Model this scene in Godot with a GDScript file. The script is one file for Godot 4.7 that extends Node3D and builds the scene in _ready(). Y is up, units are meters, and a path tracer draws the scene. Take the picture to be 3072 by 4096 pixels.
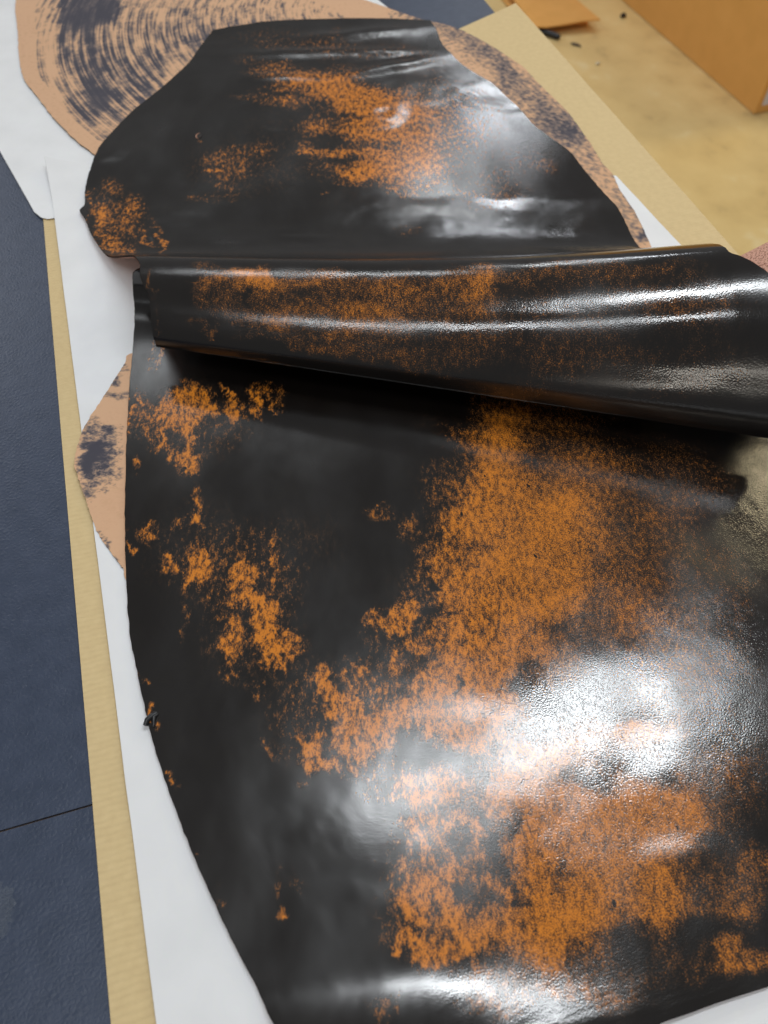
extends Node3D
# A marbled leather hide lying folded over itself on a papered work table. y is up, metres, the table top is y = 0.

# profile of the folded hide across the fold: (distance ahead, height), at its left and at its right
const PROFILE_LEFT := [Vector2(1.3500, 0.0065), Vector2(1.0000, 0.0065), Vector2(0.7600, 0.0065), Vector2(0.6900, 0.0100), Vector2(0.6350, 0.0220), Vector2(0.5980, 0.0500), Vector2(0.5670, 0.0700), Vector2(0.5350, 0.0710), Vector2(0.5100, 0.0570), Vector2(0.4970, 0.0400), Vector2(0.4970, 0.0330), Vector2(0.5030, 0.0310), Vector2(0.5100, 0.0380), Vector2(0.5220, 0.0520), Vector2(0.5450, 0.0600), Vector2(0.5670, 0.0570), Vector2(0.5820, 0.0450), Vector2(0.5840, 0.0250), Vector2(0.5740, 0.0120), Vector2(0.5500, 0.0075), Vector2(0.4500, 0.0065), Vector2(0.2500, 0.0065), Vector2(0.1000, 0.0065), Vector2(-0.1500, 0.0065)]
const PROFILE_RIGHT := [Vector2(1.3500, 0.0065), Vector2(1.0000, 0.0065), Vector2(0.7400, 0.0065), Vector2(0.6600, 0.0140), Vector2(0.6000, 0.0450), Vector2(0.5450, 0.1000), Vector2(0.4950, 0.1300), Vector2(0.4450, 0.1180), Vector2(0.4100, 0.0800), Vector2(0.3960, 0.0500), Vector2(0.3970, 0.0360), Vector2(0.4050, 0.0340), Vector2(0.4140, 0.0460), Vector2(0.4280, 0.0750), Vector2(0.4580, 0.0970), Vector2(0.4950, 0.1050), Vector2(0.5250, 0.0850), Vector2(0.5330, 0.0450), Vector2(0.5150, 0.0150), Vector2(0.4800, 0.0075), Vector2(0.4000, 0.0065), Vector2(0.2500, 0.0065), Vector2(0.1000, 0.0065), Vector2(-0.1500, 0.0065)]
const HIDE_LEFT := [Vector2(-0.2364, 0.2043), Vector2(-0.2465, 0.2479), Vector2(-0.2556, 0.2932), Vector2(-0.2683, 0.3291), Vector2(-0.2854, 0.3710), Vector2(-0.3065, 0.4172), Vector2(-0.3212, 0.4608), Vector2(-0.3307, 0.4976), Vector2(-0.3326, 0.5283), Vector2(-0.3322, 0.5634), Vector2(-0.3284, 0.5976), Vector2(-0.3234, 0.6267), Vector2(-0.3263, 0.6369), Vector2(-0.3164, 0.6557), Vector2(-0.3041, 0.6848), Vector2(-0.2852, 0.7198), Vector2(-0.2610, 0.7609), Vector2(-0.2128, 0.8620), Vector2(-0.2109, 0.8774), Vector2(-0.2077, 0.8914), Vector2(-0.2020, 0.9035), Vector2(-0.2001, 0.9145), Vector2(-0.1991, 0.9312), Vector2(-0.1983, 0.9491), Vector2(-0.1977, 0.9627), Vector2(-0.1989, 0.9858), Vector2(-0.1984, 1.0203), Vector2(-0.2022, 1.0545), Vector2(-0.2090, 1.0831), Vector2(-0.2321, 1.1100), Vector2(-0.2359, 1.1204), Vector2(-0.2387, 1.1440), Vector2(-0.2385, 1.1598), Vector2(-0.2329, 1.2057), Vector2(-0.2307, 1.2229), Vector2(-0.2234, 1.2694), Vector2(-0.2163, 1.3106), Vector2(-0.2072, 1.3570), Vector2(-0.2028, 1.3788), Vector2(-0.1906, 1.4297), Vector2(-0.1810, 1.4657), Vector2(-0.1767, 1.4799), Vector2(-0.1703, 1.4971), Vector2(-0.1631, 1.5159), Vector2(-0.1569, 1.5316), Vector2(-0.1520, 1.5443), Vector2(-0.1435, 1.5623), Vector2(-0.1328, 1.5833), Vector2(-0.1210, 1.6050), Vector2(-0.1098, 1.6245), Vector2(-0.0979, 1.6432), Vector2(-0.0849, 1.6635), Vector2(-0.0713, 1.6822), Vector2(-0.0583, 1.7017), Vector2(-0.0283, 1.7317), Vector2(0.0167, 1.7567), Vector2(0.0617, 1.7687)]
const HIDE_RIGHT := [Vector2(0.0647, 0.1748), Vector2(0.0721, 0.2018), Vector2(0.0780, 0.2420), Vector2(0.0890, 0.2740), Vector2(0.1028, 0.3011), Vector2(0.1193, 0.3257), Vector2(0.1356, 0.3471), Vector2(0.1506, 0.3774), Vector2(0.1675, 0.4110), Vector2(0.1807, 0.4455), Vector2(0.1970, 0.4709), Vector2(0.2150, 0.4988), Vector2(0.2259, 0.5333), Vector2(0.2382, 0.5686), Vector2(0.2501, 0.5998), Vector2(0.2545, 0.6277), Vector2(0.2569, 0.6613), Vector2(0.2637, 0.8491), Vector2(0.2680, 0.8507), Vector2(0.2756, 0.8565), Vector2(0.2858, 0.8666), Vector2(0.3150, 0.9050), Vector2(0.3140, 0.9400), Vector2(0.3110, 0.9700), Vector2(0.3180, 1.0000), Vector2(0.3430, 1.0350), Vector2(0.3650, 1.0600), Vector2(0.4000, 1.1200), Vector2(0.4550, 1.2000), Vector2(0.4600, 1.3000), Vector2(0.4500, 1.4000), Vector2(0.4250, 1.5000), Vector2(0.3600, 1.6000), Vector2(0.2535, 1.6644), Vector2(0.2109, 1.6846), Vector2(0.1847, 1.6909), Vector2(0.1681, 1.6959), Vector2(0.1472, 1.7016), Vector2(0.1172, 1.7136), Vector2(0.0872, 1.7216), Vector2(0.0700, 1.7707)]
const HIDE_TOP := [Vector2(-0.2364, 0.2044), Vector2(-0.2121, 0.1931), Vector2(-0.1715, 0.1796), Vector2(-0.1168, 0.1720), Vector2(-0.0518, 0.1690), Vector2(0.0134, 0.1690), Vector2(0.0647, 0.1751)]
const PALE_BACK := [Vector2(-0.5333, 1.2320), Vector2(-0.5048, 1.1393), Vector2(-0.4834, 1.0675), Vector2(-0.4636, 1.0163), Vector2(-0.4409, 0.9815), Vector2(-0.4032, 0.9233), Vector2(-0.3633, 0.8719), Vector2(-0.3337, 0.8406), Vector2(-0.2701, 0.7651), Vector2(-0.2166, 0.6832), Vector2(-0.1529, 0.6310), Vector2(-0.0135, 0.6168), Vector2(0.1710, 0.6239), Vector2(0.2772, 0.6239), Vector2(0.2772, 0.6633), Vector2(0.2743, 0.6949), Vector2(0.2697, 0.7353), Vector2(0.2614, 0.7738), Vector2(0.2580, 0.8051), Vector2(0.2497, 0.8283), Vector2(0.2442, 0.8620), Vector2(0.2358, 0.8971), Vector2(0.2248, 0.9393), Vector2(0.2097, 0.9781), Vector2(0.1961, 1.0127), Vector2(0.1819, 1.0489), Vector2(0.1608, 1.0840), Vector2(0.1355, 1.1191), Vector2(0.1058, 1.1530), Vector2(0.0809, 1.1711), Vector2(0.0488, 1.1881), Vector2(0.0202, 1.2098), Vector2(-0.0003, 1.2260), Vector2(-0.0403, 1.2547), Vector2(-0.1321, 1.3098), Vector2(-0.2924, 1.3595), Vector2(-0.4601, 1.3427), Vector2(-0.5391, 1.2937)]
const PALE_FRONT := [Vector2(-0.2306, 0.5174), Vector2(-0.2352, 0.5037), Vector2(-0.2401, 0.4863), Vector2(-0.2458, 0.4638), Vector2(-0.2527, 0.4396), Vector2(-0.2560, 0.4188), Vector2(-0.2552, 0.3914), Vector2(-0.2475, 0.3724), Vector2(-0.2360, 0.3494), Vector2(-0.2247, 0.3274), Vector2(-0.2166, 0.3146), Vector2(-0.2048, 0.3001), Vector2(-0.1957, 0.2892), Vector2(-0.1863, 0.2757), Vector2(-0.1453, 0.2649), Vector2(-0.0945, 0.3005), Vector2(-0.0722, 0.3895), Vector2(-0.1099, 0.4672), Vector2(-0.1819, 0.5132)]
const KRAFT := [Vector2(-0.3687, 0.7323), Vector2(0.1925, 1.2454), Vector2(0.6675, -0.3500), Vector2(-0.0400, -0.3500)]
const WHITE_FRONT := [Vector2(-0.3848, 0.8224), Vector2(0.2622, 0.8024), Vector2(0.6888, -0.3500), Vector2(-0.0088, -0.3500)]
const WHITE_BACK := [Vector2(-0.5522, 1.0244), Vector2(-0.4499, 0.8551), Vector2(-0.4199, 0.8051), Vector2(-0.3917, 0.7581), Vector2(-0.3782, 0.7353), Vector2(-0.3682, 0.7254), Vector2(-0.3606, 0.7229), Vector2(-0.2431, 0.7522), Vector2(-0.0701, 0.8521), Vector2(0.0445, 1.1122), Vector2(0.0057, 1.2270), Vector2(-0.0202, 1.2726), Vector2(-0.1635, 1.3503), Vector2(-0.4713, 1.4562), Vector2(-0.6696, 1.4197)]
const SEAM := [Vector2(-0.2369, 0.1045), Vector2(-0.1843, 0.1201)]
const TAPE := [Vector2(-0.2403, 0.0774), Vector2(-0.2286, 0.0754), Vector2(-0.2220, 0.0734), Vector2(-0.2180, 0.0687), Vector2(-0.2168, 0.0626), Vector2(-0.2181, 0.0554), Vector2(-0.2196, 0.0483), Vector2(-0.2288, 0.0390)]
const CARTON := [Vector2(0.4449, 3.6589), Vector2(0.5748, 3.1646), Vector2(0.6149, 3.1608), Vector2(0.8250, 3.1989), Vector2(0.7483, 3.3983), Vector2(0.6476, 3.6589)]
const STRIP := [Vector2(0.5722, 3.2016), Vector2(0.6659, 3.1262)]
const DEBRIS := [Vector2(0.7246, 3.0844), Vector2(0.9424, 3.3175), Vector2(0.7820, 2.9389)]
const BOX := [Vector2(0.9742, 3.4443), Vector2(1.2610, 2.5926), Vector2(1.3142, 2.6076)]
const STICKER := [Vector2(1.3038, 2.6439)]
const TORN := [Vector2(-0.1547, 1.5305), Vector2(-0.1575, 1.5387), Vector2(-0.1550, 1.5393), Vector2(-0.1526, 1.5336), Vector2(-0.1509, 1.5400)]
const HOLE := [Vector2(-0.2186, 0.4771)]
const DYE_FRONT := [0.0405, 1.5863, 0.0355, 0.0094, -0.0061, 0.0187, 0.4000, 0.0506, 1.6082, 0.0252, 0.0000, -0.0011, 0.0172, 0.2200, 0.1034, 1.6729, 0.0852, 0.0000, -0.0028, 0.0203, 0.3200, 0.0168, 1.6183, 0.0222, 0.0000, -0.0006, 0.0281, 0.2000, -0.0087, 1.5692, 0.0330, 0.0125, -0.0048, 0.0140, 0.3000, 0.1774, 1.6308, 0.0464, 0.0000, -0.0087, 0.0390, 0.2000, 0.1763, 1.3703, 0.1078, -0.0062, -0.0227, 0.1482, 0.1700, 0.1897, 1.5489, 0.0722, 0.0000, -0.0172, 0.0796, 0.2000, 0.0886, 1.3929, 0.0600, -0.0016, -0.0066, 0.0796, 0.2800, 0.0590, 1.4732, 0.0360, 0.0000, -0.0025, 0.0406, 0.3000, 0.1106, 1.6207, 0.0746, 0.0000, -0.0058, 0.0421, 0.2600, 0.0768, 1.6550, 0.0635, 0.0000, -0.0020, 0.0203, 0.2400, 0.0323, 1.6456, 0.0321, 0.0000, -0.0011, 0.0265, 0.2200, 0.0529, 1.5208, 0.0342, 0.0000, -0.0015, 0.0250, 0.2500, 0.0235, 1.4545, 0.0300, 0.0000, -0.0010, 0.0406, 0.2000, 0.0002, 1.5239, 0.0402, 0.0000, -0.0000, 0.0281, 0.2000, 0.1050, 1.2860, 0.0465, -0.0047, -0.0041, 0.0468, 0.1600, 0.0980, 1.2540, 0.0279, -0.0031, -0.0022, 0.0265, 0.4200, 0.0891, 1.2931, 0.0328, -0.0031, -0.0021, 0.0281, 0.5000, 0.0886, 1.3383, 0.0353, -0.0031, -0.0022, 0.0281, 0.5200, 0.0890, 1.3664, 0.0326, -0.0016, -0.0018, 0.0218, 0.5500, 0.1080, 1.3929, 0.0266, -0.0016, -0.0034, 0.0343, 0.6000, 0.0613, 1.3765, 0.0215, 0.0000, -0.0013, 0.0218, 0.4200, 0.0351, 1.4077, 0.0192, 0.0000, -0.0007, 0.0203, 0.5000, 0.0156, 1.3812, 0.0107, 0.0000, -0.0002, 0.0125, 0.4000, -0.0053, 1.3664, 0.0109, -0.0016, 0.0000, 0.0094, 0.4200, 0.0796, 1.4186, 0.0344, 0.0000, -0.0019, 0.0250, 0.5000, 0.0581, 1.4374, 0.0169, 0.0000, -0.0010, 0.0172, 0.7200, 0.0983, 1.4389, 0.0270, 0.0000, -0.0022, 0.0234, 0.5000, 0.0662, 1.4732, 0.0203, 0.0000, -0.0018, 0.0265, 1.0000, 0.0734, 1.4974, 0.0159, 0.0000, -0.0014, 0.0172, 0.6000, 0.0543, 1.4974, 0.0159, 0.0000, -0.0012, 0.0203, 0.6000, 0.0982, 1.4732, 0.0229, 0.0000, -0.0021, 0.0203, 0.4000, 0.1249, 1.4311, 0.0238, 0.0000, -0.0035, 0.0296, 0.4200, 0.1427, 1.3820, 0.0321, -0.0016, -0.0052, 0.0406, 0.3600, 0.1614, 1.3219, 0.0449, -0.0031, -0.0056, 0.0421, 0.3000, 0.1942, 1.3890, 0.0388, -0.0016, -0.0084, 0.0499, 0.2200, 0.1568, 1.4545, 0.0400, 0.0000, -0.0052, 0.0328, 0.3000, 0.1960, 1.4584, 0.0365, 0.0000, -0.0079, 0.0390, 0.2000, 0.2381, 1.3258, 0.0411, -0.0047, -0.0088, 0.0468, 0.1700, 0.1472, 1.2540, 0.0477, -0.0062, -0.0035, 0.0281, 0.2400, 0.2385, 1.4459, 0.0372, -0.0016, -0.0149, 0.0640, 0.1500, 0.2027, 1.5037, 0.0380, 0.0000, -0.0058, 0.0265, 0.2000, 0.0450, 1.3367, 0.0224, -0.0016, -0.0011, 0.0281, 0.2500, 0.0511, 1.2813, 0.0235, -0.0016, -0.0012, 0.0265, 0.1400, 0.1121, 1.4935, 0.0288, 0.0000, -0.0024, 0.0203, 0.4200, 0.0708, 1.5302, 0.0307, 0.0000, -0.0015, 0.0187, 0.7500, 0.0907, 1.5606, 0.0356, 0.0000, -0.0018, 0.0172, 0.7200, 0.0520, 1.5364, 0.0183, 0.0000, -0.0011, 0.0187, 0.6000, 0.1295, 1.5489, 0.0391, 0.0000, -0.0025, 0.0172, 0.4200, 0.1729, 1.5427, 0.0273, 0.0000, -0.0024, 0.0125, 0.5000, 0.0916, 1.6027, 0.0113, 0.0000, -0.0024, 0.0218, 1.0000, 0.0855, 1.6230, 0.0116, 0.0000, -0.0017, 0.0156, 0.8500, 0.0813, 1.5809, 0.0232, 0.0000, -0.0014, 0.0140, 0.8000, 0.1093, 1.5887, 0.0201, 0.0000, -0.0022, 0.0172, 0.5500, 0.0351, 1.5965, 0.0168, 0.0062, -0.0030, 0.0062, 0.7000, 0.0227, 1.6027, 0.0105, 0.0031, -0.0021, 0.0047, 0.5000, 0.0550, 1.6105, 0.0062, 0.0000, -0.0004, 0.0062, 0.6000, 0.1203, 1.6058, 0.0225, 0.0000, -0.0032, 0.0218, 0.5500, 0.1505, 1.5832, 0.0260, 0.0000, -0.0031, 0.0172, 0.5000, 0.1790, 1.5957, 0.0171, 0.0000, -0.0047, 0.0218, 0.6200, 0.1531, 1.6136, 0.0195, 0.0000, -0.0026, 0.0140, 0.6000, 0.1335, 1.6292, 0.0246, 0.0000, -0.0021, 0.0125, 0.4800, 0.1565, 1.6402, 0.0216, 0.0000, -0.0025, 0.0125, 0.5600, 0.1082, 1.6386, 0.0243, 0.0000, -0.0019, 0.0140, 0.4800, 0.1134, 1.6527, 0.0292, 0.0000, -0.0018, 0.0125, 0.4500, 0.0750, 1.6488, 0.0120, 0.0000, -0.0006, 0.0062, 0.8500, 0.0633, 1.6324, 0.0078, 0.0062, -0.0027, 0.0031, 0.8000, 0.0456, 1.6503, 0.0121, 0.0078, -0.0042, 0.0047, 0.7500, 0.0288, 1.6659, 0.0179, 0.0016, -0.0016, 0.0062, 0.7500, 0.0578, 1.6620, 0.0157, 0.0000, -0.0005, 0.0062, 0.6000, 0.0167, 1.6456, 0.0120, 0.0000, -0.0002, 0.0109, 0.4000, 0.0113, 1.6714, 0.0023, 0.0000, -0.0000, 0.0031, 0.8000, 0.0832, 1.6690, 0.0234, 0.0000, -0.0009, 0.0078, 0.4200, 0.2136, 1.6292, 0.0164, 0.0000, -0.0042, 0.0156, 0.3600, 0.1996, 1.6698, 0.0156, 0.0000, -0.0029, 0.0109, 0.6200, 0.0623, 1.6862, 0.0355, 0.0000, -0.0007, 0.0078, 0.3400, 0.1069, 1.6846, 0.0229, 0.0000, -0.0009, 0.0062, 0.3600, 0.0004, 1.6901, 0.0151, 0.0000, -0.0000, 0.0031, 0.3000, 0.1955, 1.6456, 0.0214, 0.0000, -0.0023, 0.0094, 0.3400, 0.0254, 1.6246, 0.0192, 0.0000, -0.0006, 0.0187, 0.3200, 0.0147, 1.5778, 0.0136, 0.0047, -0.0031, 0.0078, 0.4000, 0.0381, 1.5746, 0.0175, 0.0000, -0.0006, 0.0125, 0.5000, 0.2096, 1.5778, 0.0320, 0.0000, -0.0062, 0.0250, 0.2200, 0.0593, 1.5965, 0.0024, -0.0016, 0.0015, 0.0109, -0.9500, 0.0665, 1.6136, 0.0040, 0.0000, 0.0023, 0.0125, -0.9500, 0.0429, 1.6105, 0.0078, 0.0000, -0.0003, 0.0062, -0.7000, 0.0533, 1.6355, 0.0103, 0.0000, -0.0005, 0.0078, -0.8000, 0.0707, 1.6433, 0.0030, 0.0000, -0.0003, 0.0031, -0.9000, 0.0306, 1.6183, 0.0111, 0.0000, -0.0003, 0.0078, -0.4000, 0.0491, 1.5115, 0.0022, 0.0000, -0.0006, 0.0109, -0.9000, 0.0466, 1.5232, 0.0025, 0.0000, -0.0002, 0.0031, -0.9000, 0.0310, 1.4171, 0.0045, 0.0000, -0.0001, 0.0047, -0.9500, 0.0387, 1.4327, 0.0051, 0.0000, -0.0002, 0.0047, -0.9500, 0.0490, 1.4584, 0.0073, -0.0016, 0.0002, 0.0031, -0.8000, 0.0268, 1.4537, 0.0043, 0.0000, -0.0001, 0.0047, -0.9000, 0.1762, 1.6542, 0.0139, 0.0062, -0.0059, 0.0094, -0.7000, 0.1350, 1.6683, 0.0178, 0.0031, -0.0036, 0.0094, -0.7000, 0.1778, 1.6870, 0.0203, 0.0000, -0.0019, 0.0078, -0.7000, 0.1978, 1.6144, 0.0106, 0.0047, -0.0047, 0.0078, -0.5000, -0.0169, 1.4288, 0.0377, -0.0016, 0.0006, 0.0343, -0.5000, 0.0334, 1.4584, 0.0066, 0.0000, -0.0004, 0.0109, -0.5000, 0.0957, 1.4974, 0.0019, 0.0000, -0.0005, 0.0047, -0.5000, 0.0826, 1.4834, 0.0016, 0.0000, -0.0001, 0.0016, -0.6000, 0.0335, 1.6776, 0.0154, 0.0000, -0.0002, 0.0047, -0.3000, -0.1781, 1.2798, 0.0190, -0.0062, 0.0064, 0.0203, 1.0000, -0.1901, 1.2813, 0.0104, -0.0062, 0.0042, 0.0078, 0.7500, -0.1655, 1.3071, 0.0059, 0.0000, 0.0026, 0.0156, 0.8500, -0.1616, 1.3313, 0.0104, 0.0000, 0.0018, 0.0109, 0.5800, -0.2014, 1.3344, 0.0023, 0.0000, 0.0023, 0.0109, 0.5500, -0.1896, 1.3157, 0.0035, 0.0000, 0.0033, 0.0172, 0.6000, -0.1846, 1.3110, 0.0028, 0.0000, 0.0023, 0.0125, 0.6000, -0.1745, 1.3297, 0.0031, 0.0000, 0.0022, 0.0125, 0.4500, -0.1558, 1.2657, 0.0072, -0.0016, 0.0014, 0.0094, 0.4800, -0.1586, 1.2876, 0.0081, 0.0000, 0.0014, 0.0094, 0.6000, -0.1368, 1.2634, 0.0031, -0.0016, 0.0084, 0.0172, 1.0000, -0.1287, 1.2790, 0.0069, 0.0000, 0.0015, 0.0125, 0.8500, -0.1470, 1.2845, 0.0073, 0.0000, 0.0011, 0.0078, 0.7000, -0.1147, 1.2673, 0.0057, 0.0000, 0.0022, 0.0203, 0.7500, -0.1078, 1.2548, 0.0091, 0.0000, 0.0013, 0.0125, 0.5500, -0.0910, 1.2587, 0.0056, -0.0016, 0.0011, 0.0125, 0.5000, -0.1002, 1.2696, 0.0055, -0.0016, 0.0006, 0.0062, 0.6000, -0.2049, 1.2260, 0.0030, 0.0000, 0.0011, 0.0218, 0.8000, -0.2130, 1.2291, 0.0038, 0.0000, 0.0017, 0.0203, 0.4200, -0.2178, 1.2798, 0.0012, 0.0000, 0.0040, 0.0187, 0.8000, -0.2154, 1.3001, 0.0009, -0.0016, 0.0027, 0.0125, 0.8000, -0.2121, 1.2837, 0.0046, -0.0016, 0.0056, 0.0265, 0.3500, -0.2005, 1.3009, 0.0056, 0.0000, 0.0044, 0.0218, 0.3500, -0.1521, 1.3664, 0.0040, 0.0000, 0.0040, 0.0125, 0.5200, -0.1455, 1.3804, 0.0029, 0.0000, 0.0017, 0.0109, 0.6200, -0.1546, 1.3851, 0.0048, -0.0016, 0.0008, 0.0047, 0.4800, -0.1798, 1.3913, 0.0061, 0.0000, 0.0009, 0.0047, 0.4800, -0.1942, 1.4030, 0.0018, 0.0000, 0.0017, 0.0078, 0.8000, -0.1841, 1.3968, 0.0043, 0.0000, 0.0013, 0.0062, 0.4000, -0.1630, 1.4241, 0.0088, 0.0094, -0.0018, 0.0031, 0.6200, -0.1401, 1.4202, 0.0091, 0.0016, -0.0002, 0.0125, 0.6200, -0.1438, 1.4257, 0.0034, 0.0000, -0.0001, 0.0078, 0.7000, -0.1050, 1.4233, 0.0076, 0.0000, 0.0007, 0.0062, 0.6000, -0.1117, 1.4257, 0.0062, 0.0000, 0.0008, 0.0062, 0.5000, -0.1011, 1.4374, 0.0041, 0.0000, 0.0012, 0.0109, 0.7500, -0.0957, 1.4467, 0.0064, 0.0000, 0.0011, 0.0109, 0.7500, -0.1076, 1.4452, 0.0074, 0.0000, 0.0009, 0.0078, 0.4600, -0.0828, 1.4584, 0.0060, 0.0000, 0.0011, 0.0125, 0.7500, -0.0895, 1.4584, 0.0053, 0.0000, 0.0009, 0.0094, 0.6000, -0.1190, 1.4608, 0.0046, 0.0000, 0.0006, 0.0047, 0.4000, -0.0825, 1.4038, 0.0042, 0.0000, 0.0016, 0.0187, 0.3600, -0.0809, 1.4225, 0.0038, 0.0000, 0.0009, 0.0109, 0.4000, -0.1075, 1.4748, 0.0072, 0.0000, 0.0016, 0.0140, 0.5500, -0.0826, 1.4795, 0.0073, -0.0031, 0.0049, 0.0156, 0.8500, -0.0712, 1.4935, 0.0045, 0.0000, 0.0006, 0.0078, 0.6200, -0.0631, 1.4803, 0.0084, 0.0000, 0.0006, 0.0094, 0.5800, -0.1027, 1.5037, 0.0063, 0.0000, 0.0009, 0.0078, 0.3800, -0.0748, 1.4764, 0.0052, 0.0000, 0.0009, 0.0109, 0.5000, -0.1130, 1.4834, 0.0039, 0.0000, 0.0017, 0.0140, 0.4000, -0.0424, 1.5060, 0.0045, -0.0016, 0.0032, 0.0109, 0.7500, -0.0355, 1.5224, 0.0049, -0.0031, 0.0048, 0.0094, 0.7500, -0.0273, 1.5364, 0.0076, -0.0047, 0.0063, 0.0125, 0.9000, -0.0203, 1.5489, 0.0096, 0.0000, 0.0002, 0.0094, 0.7000, -0.0038, 1.5427, 0.0103, 0.0000, 0.0001, 0.0140, 0.8500, 0.0125, 1.4561, 0.0100, 0.0000, -0.0002, 0.0125, 0.9500, -0.0078, 1.4647, 0.0108, -0.0031, 0.0018, 0.0078, 0.6200, 0.0222, 1.4803, 0.0078, 0.0000, -0.0001, 0.0047, 0.6000, 0.0062, 1.4951, 0.0032, 0.0000, -0.0001, 0.0109, 0.5500, -0.0141, 1.5005, 0.0079, 0.0078, -0.0020, 0.0031, 0.5500, 0.0156, 1.5232, 0.0068, 0.0000, -0.0002, 0.0109, 0.6000, 0.0312, 1.5037, 0.0082, 0.0000, -0.0003, 0.0094, 0.8500, 0.0365, 1.5193, 0.0093, 0.0000, -0.0005, 0.0125, 0.9000, 0.0247, 1.5333, 0.0073, 0.0000, -0.0003, 0.0109, 0.7000, 0.0093, 1.5364, 0.0073, 0.0000, -0.0001, 0.0125, 0.5500, -0.0587, 1.5458, 0.0082, 0.0078, -0.0019, 0.0016, 0.6000, -0.0490, 1.5575, 0.0101, 0.0016, -0.0007, 0.0062, 0.6000, -0.0751, 1.5489, 0.0055, 0.0031, -0.0015, 0.0031, 0.4200, -0.0383, 1.5637, 0.0146, 0.0016, -0.0006, 0.0047, 0.5000, -0.0419, 1.5512, 0.0070, 0.0047, -0.0019, 0.0047, 0.5000, -0.0531, 1.5637, 0.0041, 0.0000, 0.0004, 0.0062, 0.5000, -0.0285, 1.4974, 0.0032, 0.0000, 0.0003, 0.0094, 0.4000, -0.0215, 1.5239, 0.0037, 0.0000, 0.0002, 0.0078, 0.4000, -0.1409, 1.4584, 0.0023, 0.0000, 0.0027, 0.0187, 0.3600, -0.1426, 1.4803, 0.0019, 0.0000, 0.0014, 0.0094, 0.3000, -0.0903, 1.5169, 0.0044, 0.0000, 0.0011, 0.0109, 0.2500, -0.1504, 1.5395, 0.0020, -0.0016, 0.0018, 0.0031, 1.0000, -0.1569, 1.5317, 0.0012, -0.0016, 0.0016, 0.0031, 0.8000, -0.1643, 1.5076, 0.0009, -0.0016, 0.0035, 0.0078, 0.7000, -0.1342, 1.5746, 0.0022, 0.0000, 0.0019, 0.0047, 0.9000, -0.1312, 1.5785, 0.0015, 0.0000, 0.0005, 0.0031, 0.7000, -0.1121, 1.6183, 0.0016, 0.0000, 0.0016, 0.0031, 0.5500, -0.1005, 1.6371, 0.0020, -0.0016, 0.0020, 0.0031, 0.8500, -0.0929, 1.6394, 0.0016, 0.0000, 0.0006, 0.0047, 0.5000, -0.0634, 1.6480, 0.0019, 0.0000, 0.0006, 0.0078, 0.6200, -0.0636, 1.6519, 0.0024, 0.0000, 0.0004, 0.0047, 0.6200, -0.0626, 1.6308, 0.0038, 0.0000, 0.0006, 0.0078, 0.3000, -0.0503, 1.6308, 0.0038, 0.0000, 0.0005, 0.0078, 0.2500, -0.0968, 1.4514, 0.0435, 0.0000, 0.0061, 0.0608, 0.2100, -0.0429, 1.5302, 0.0379, 0.0140, -0.0116, 0.0374, 0.2400, 0.0159, 1.5076, 0.0473, 0.0000, -0.0008, 0.0484, 0.2600, -0.1618, 1.2931, 0.0672, -0.0062, 0.0076, 0.0484, 0.1800, -0.1412, 1.4015, 0.0530, -0.0016, 0.0066, 0.0437, 0.1600, 0.0301, 1.6308, 0.0409, 0.0000, -0.0016, 0.0421, 0.2000, -0.0662, 1.4108, 0.0419, -0.0016, 0.0031, 0.0452, 0.1000, 0.1535, 1.3812, 0.0535, -0.0031, -0.0098, 0.0718, 0.1200, 0.1456, 1.6105, 0.0503, 0.0000, -0.0064, 0.0359, 0.1200]
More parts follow.
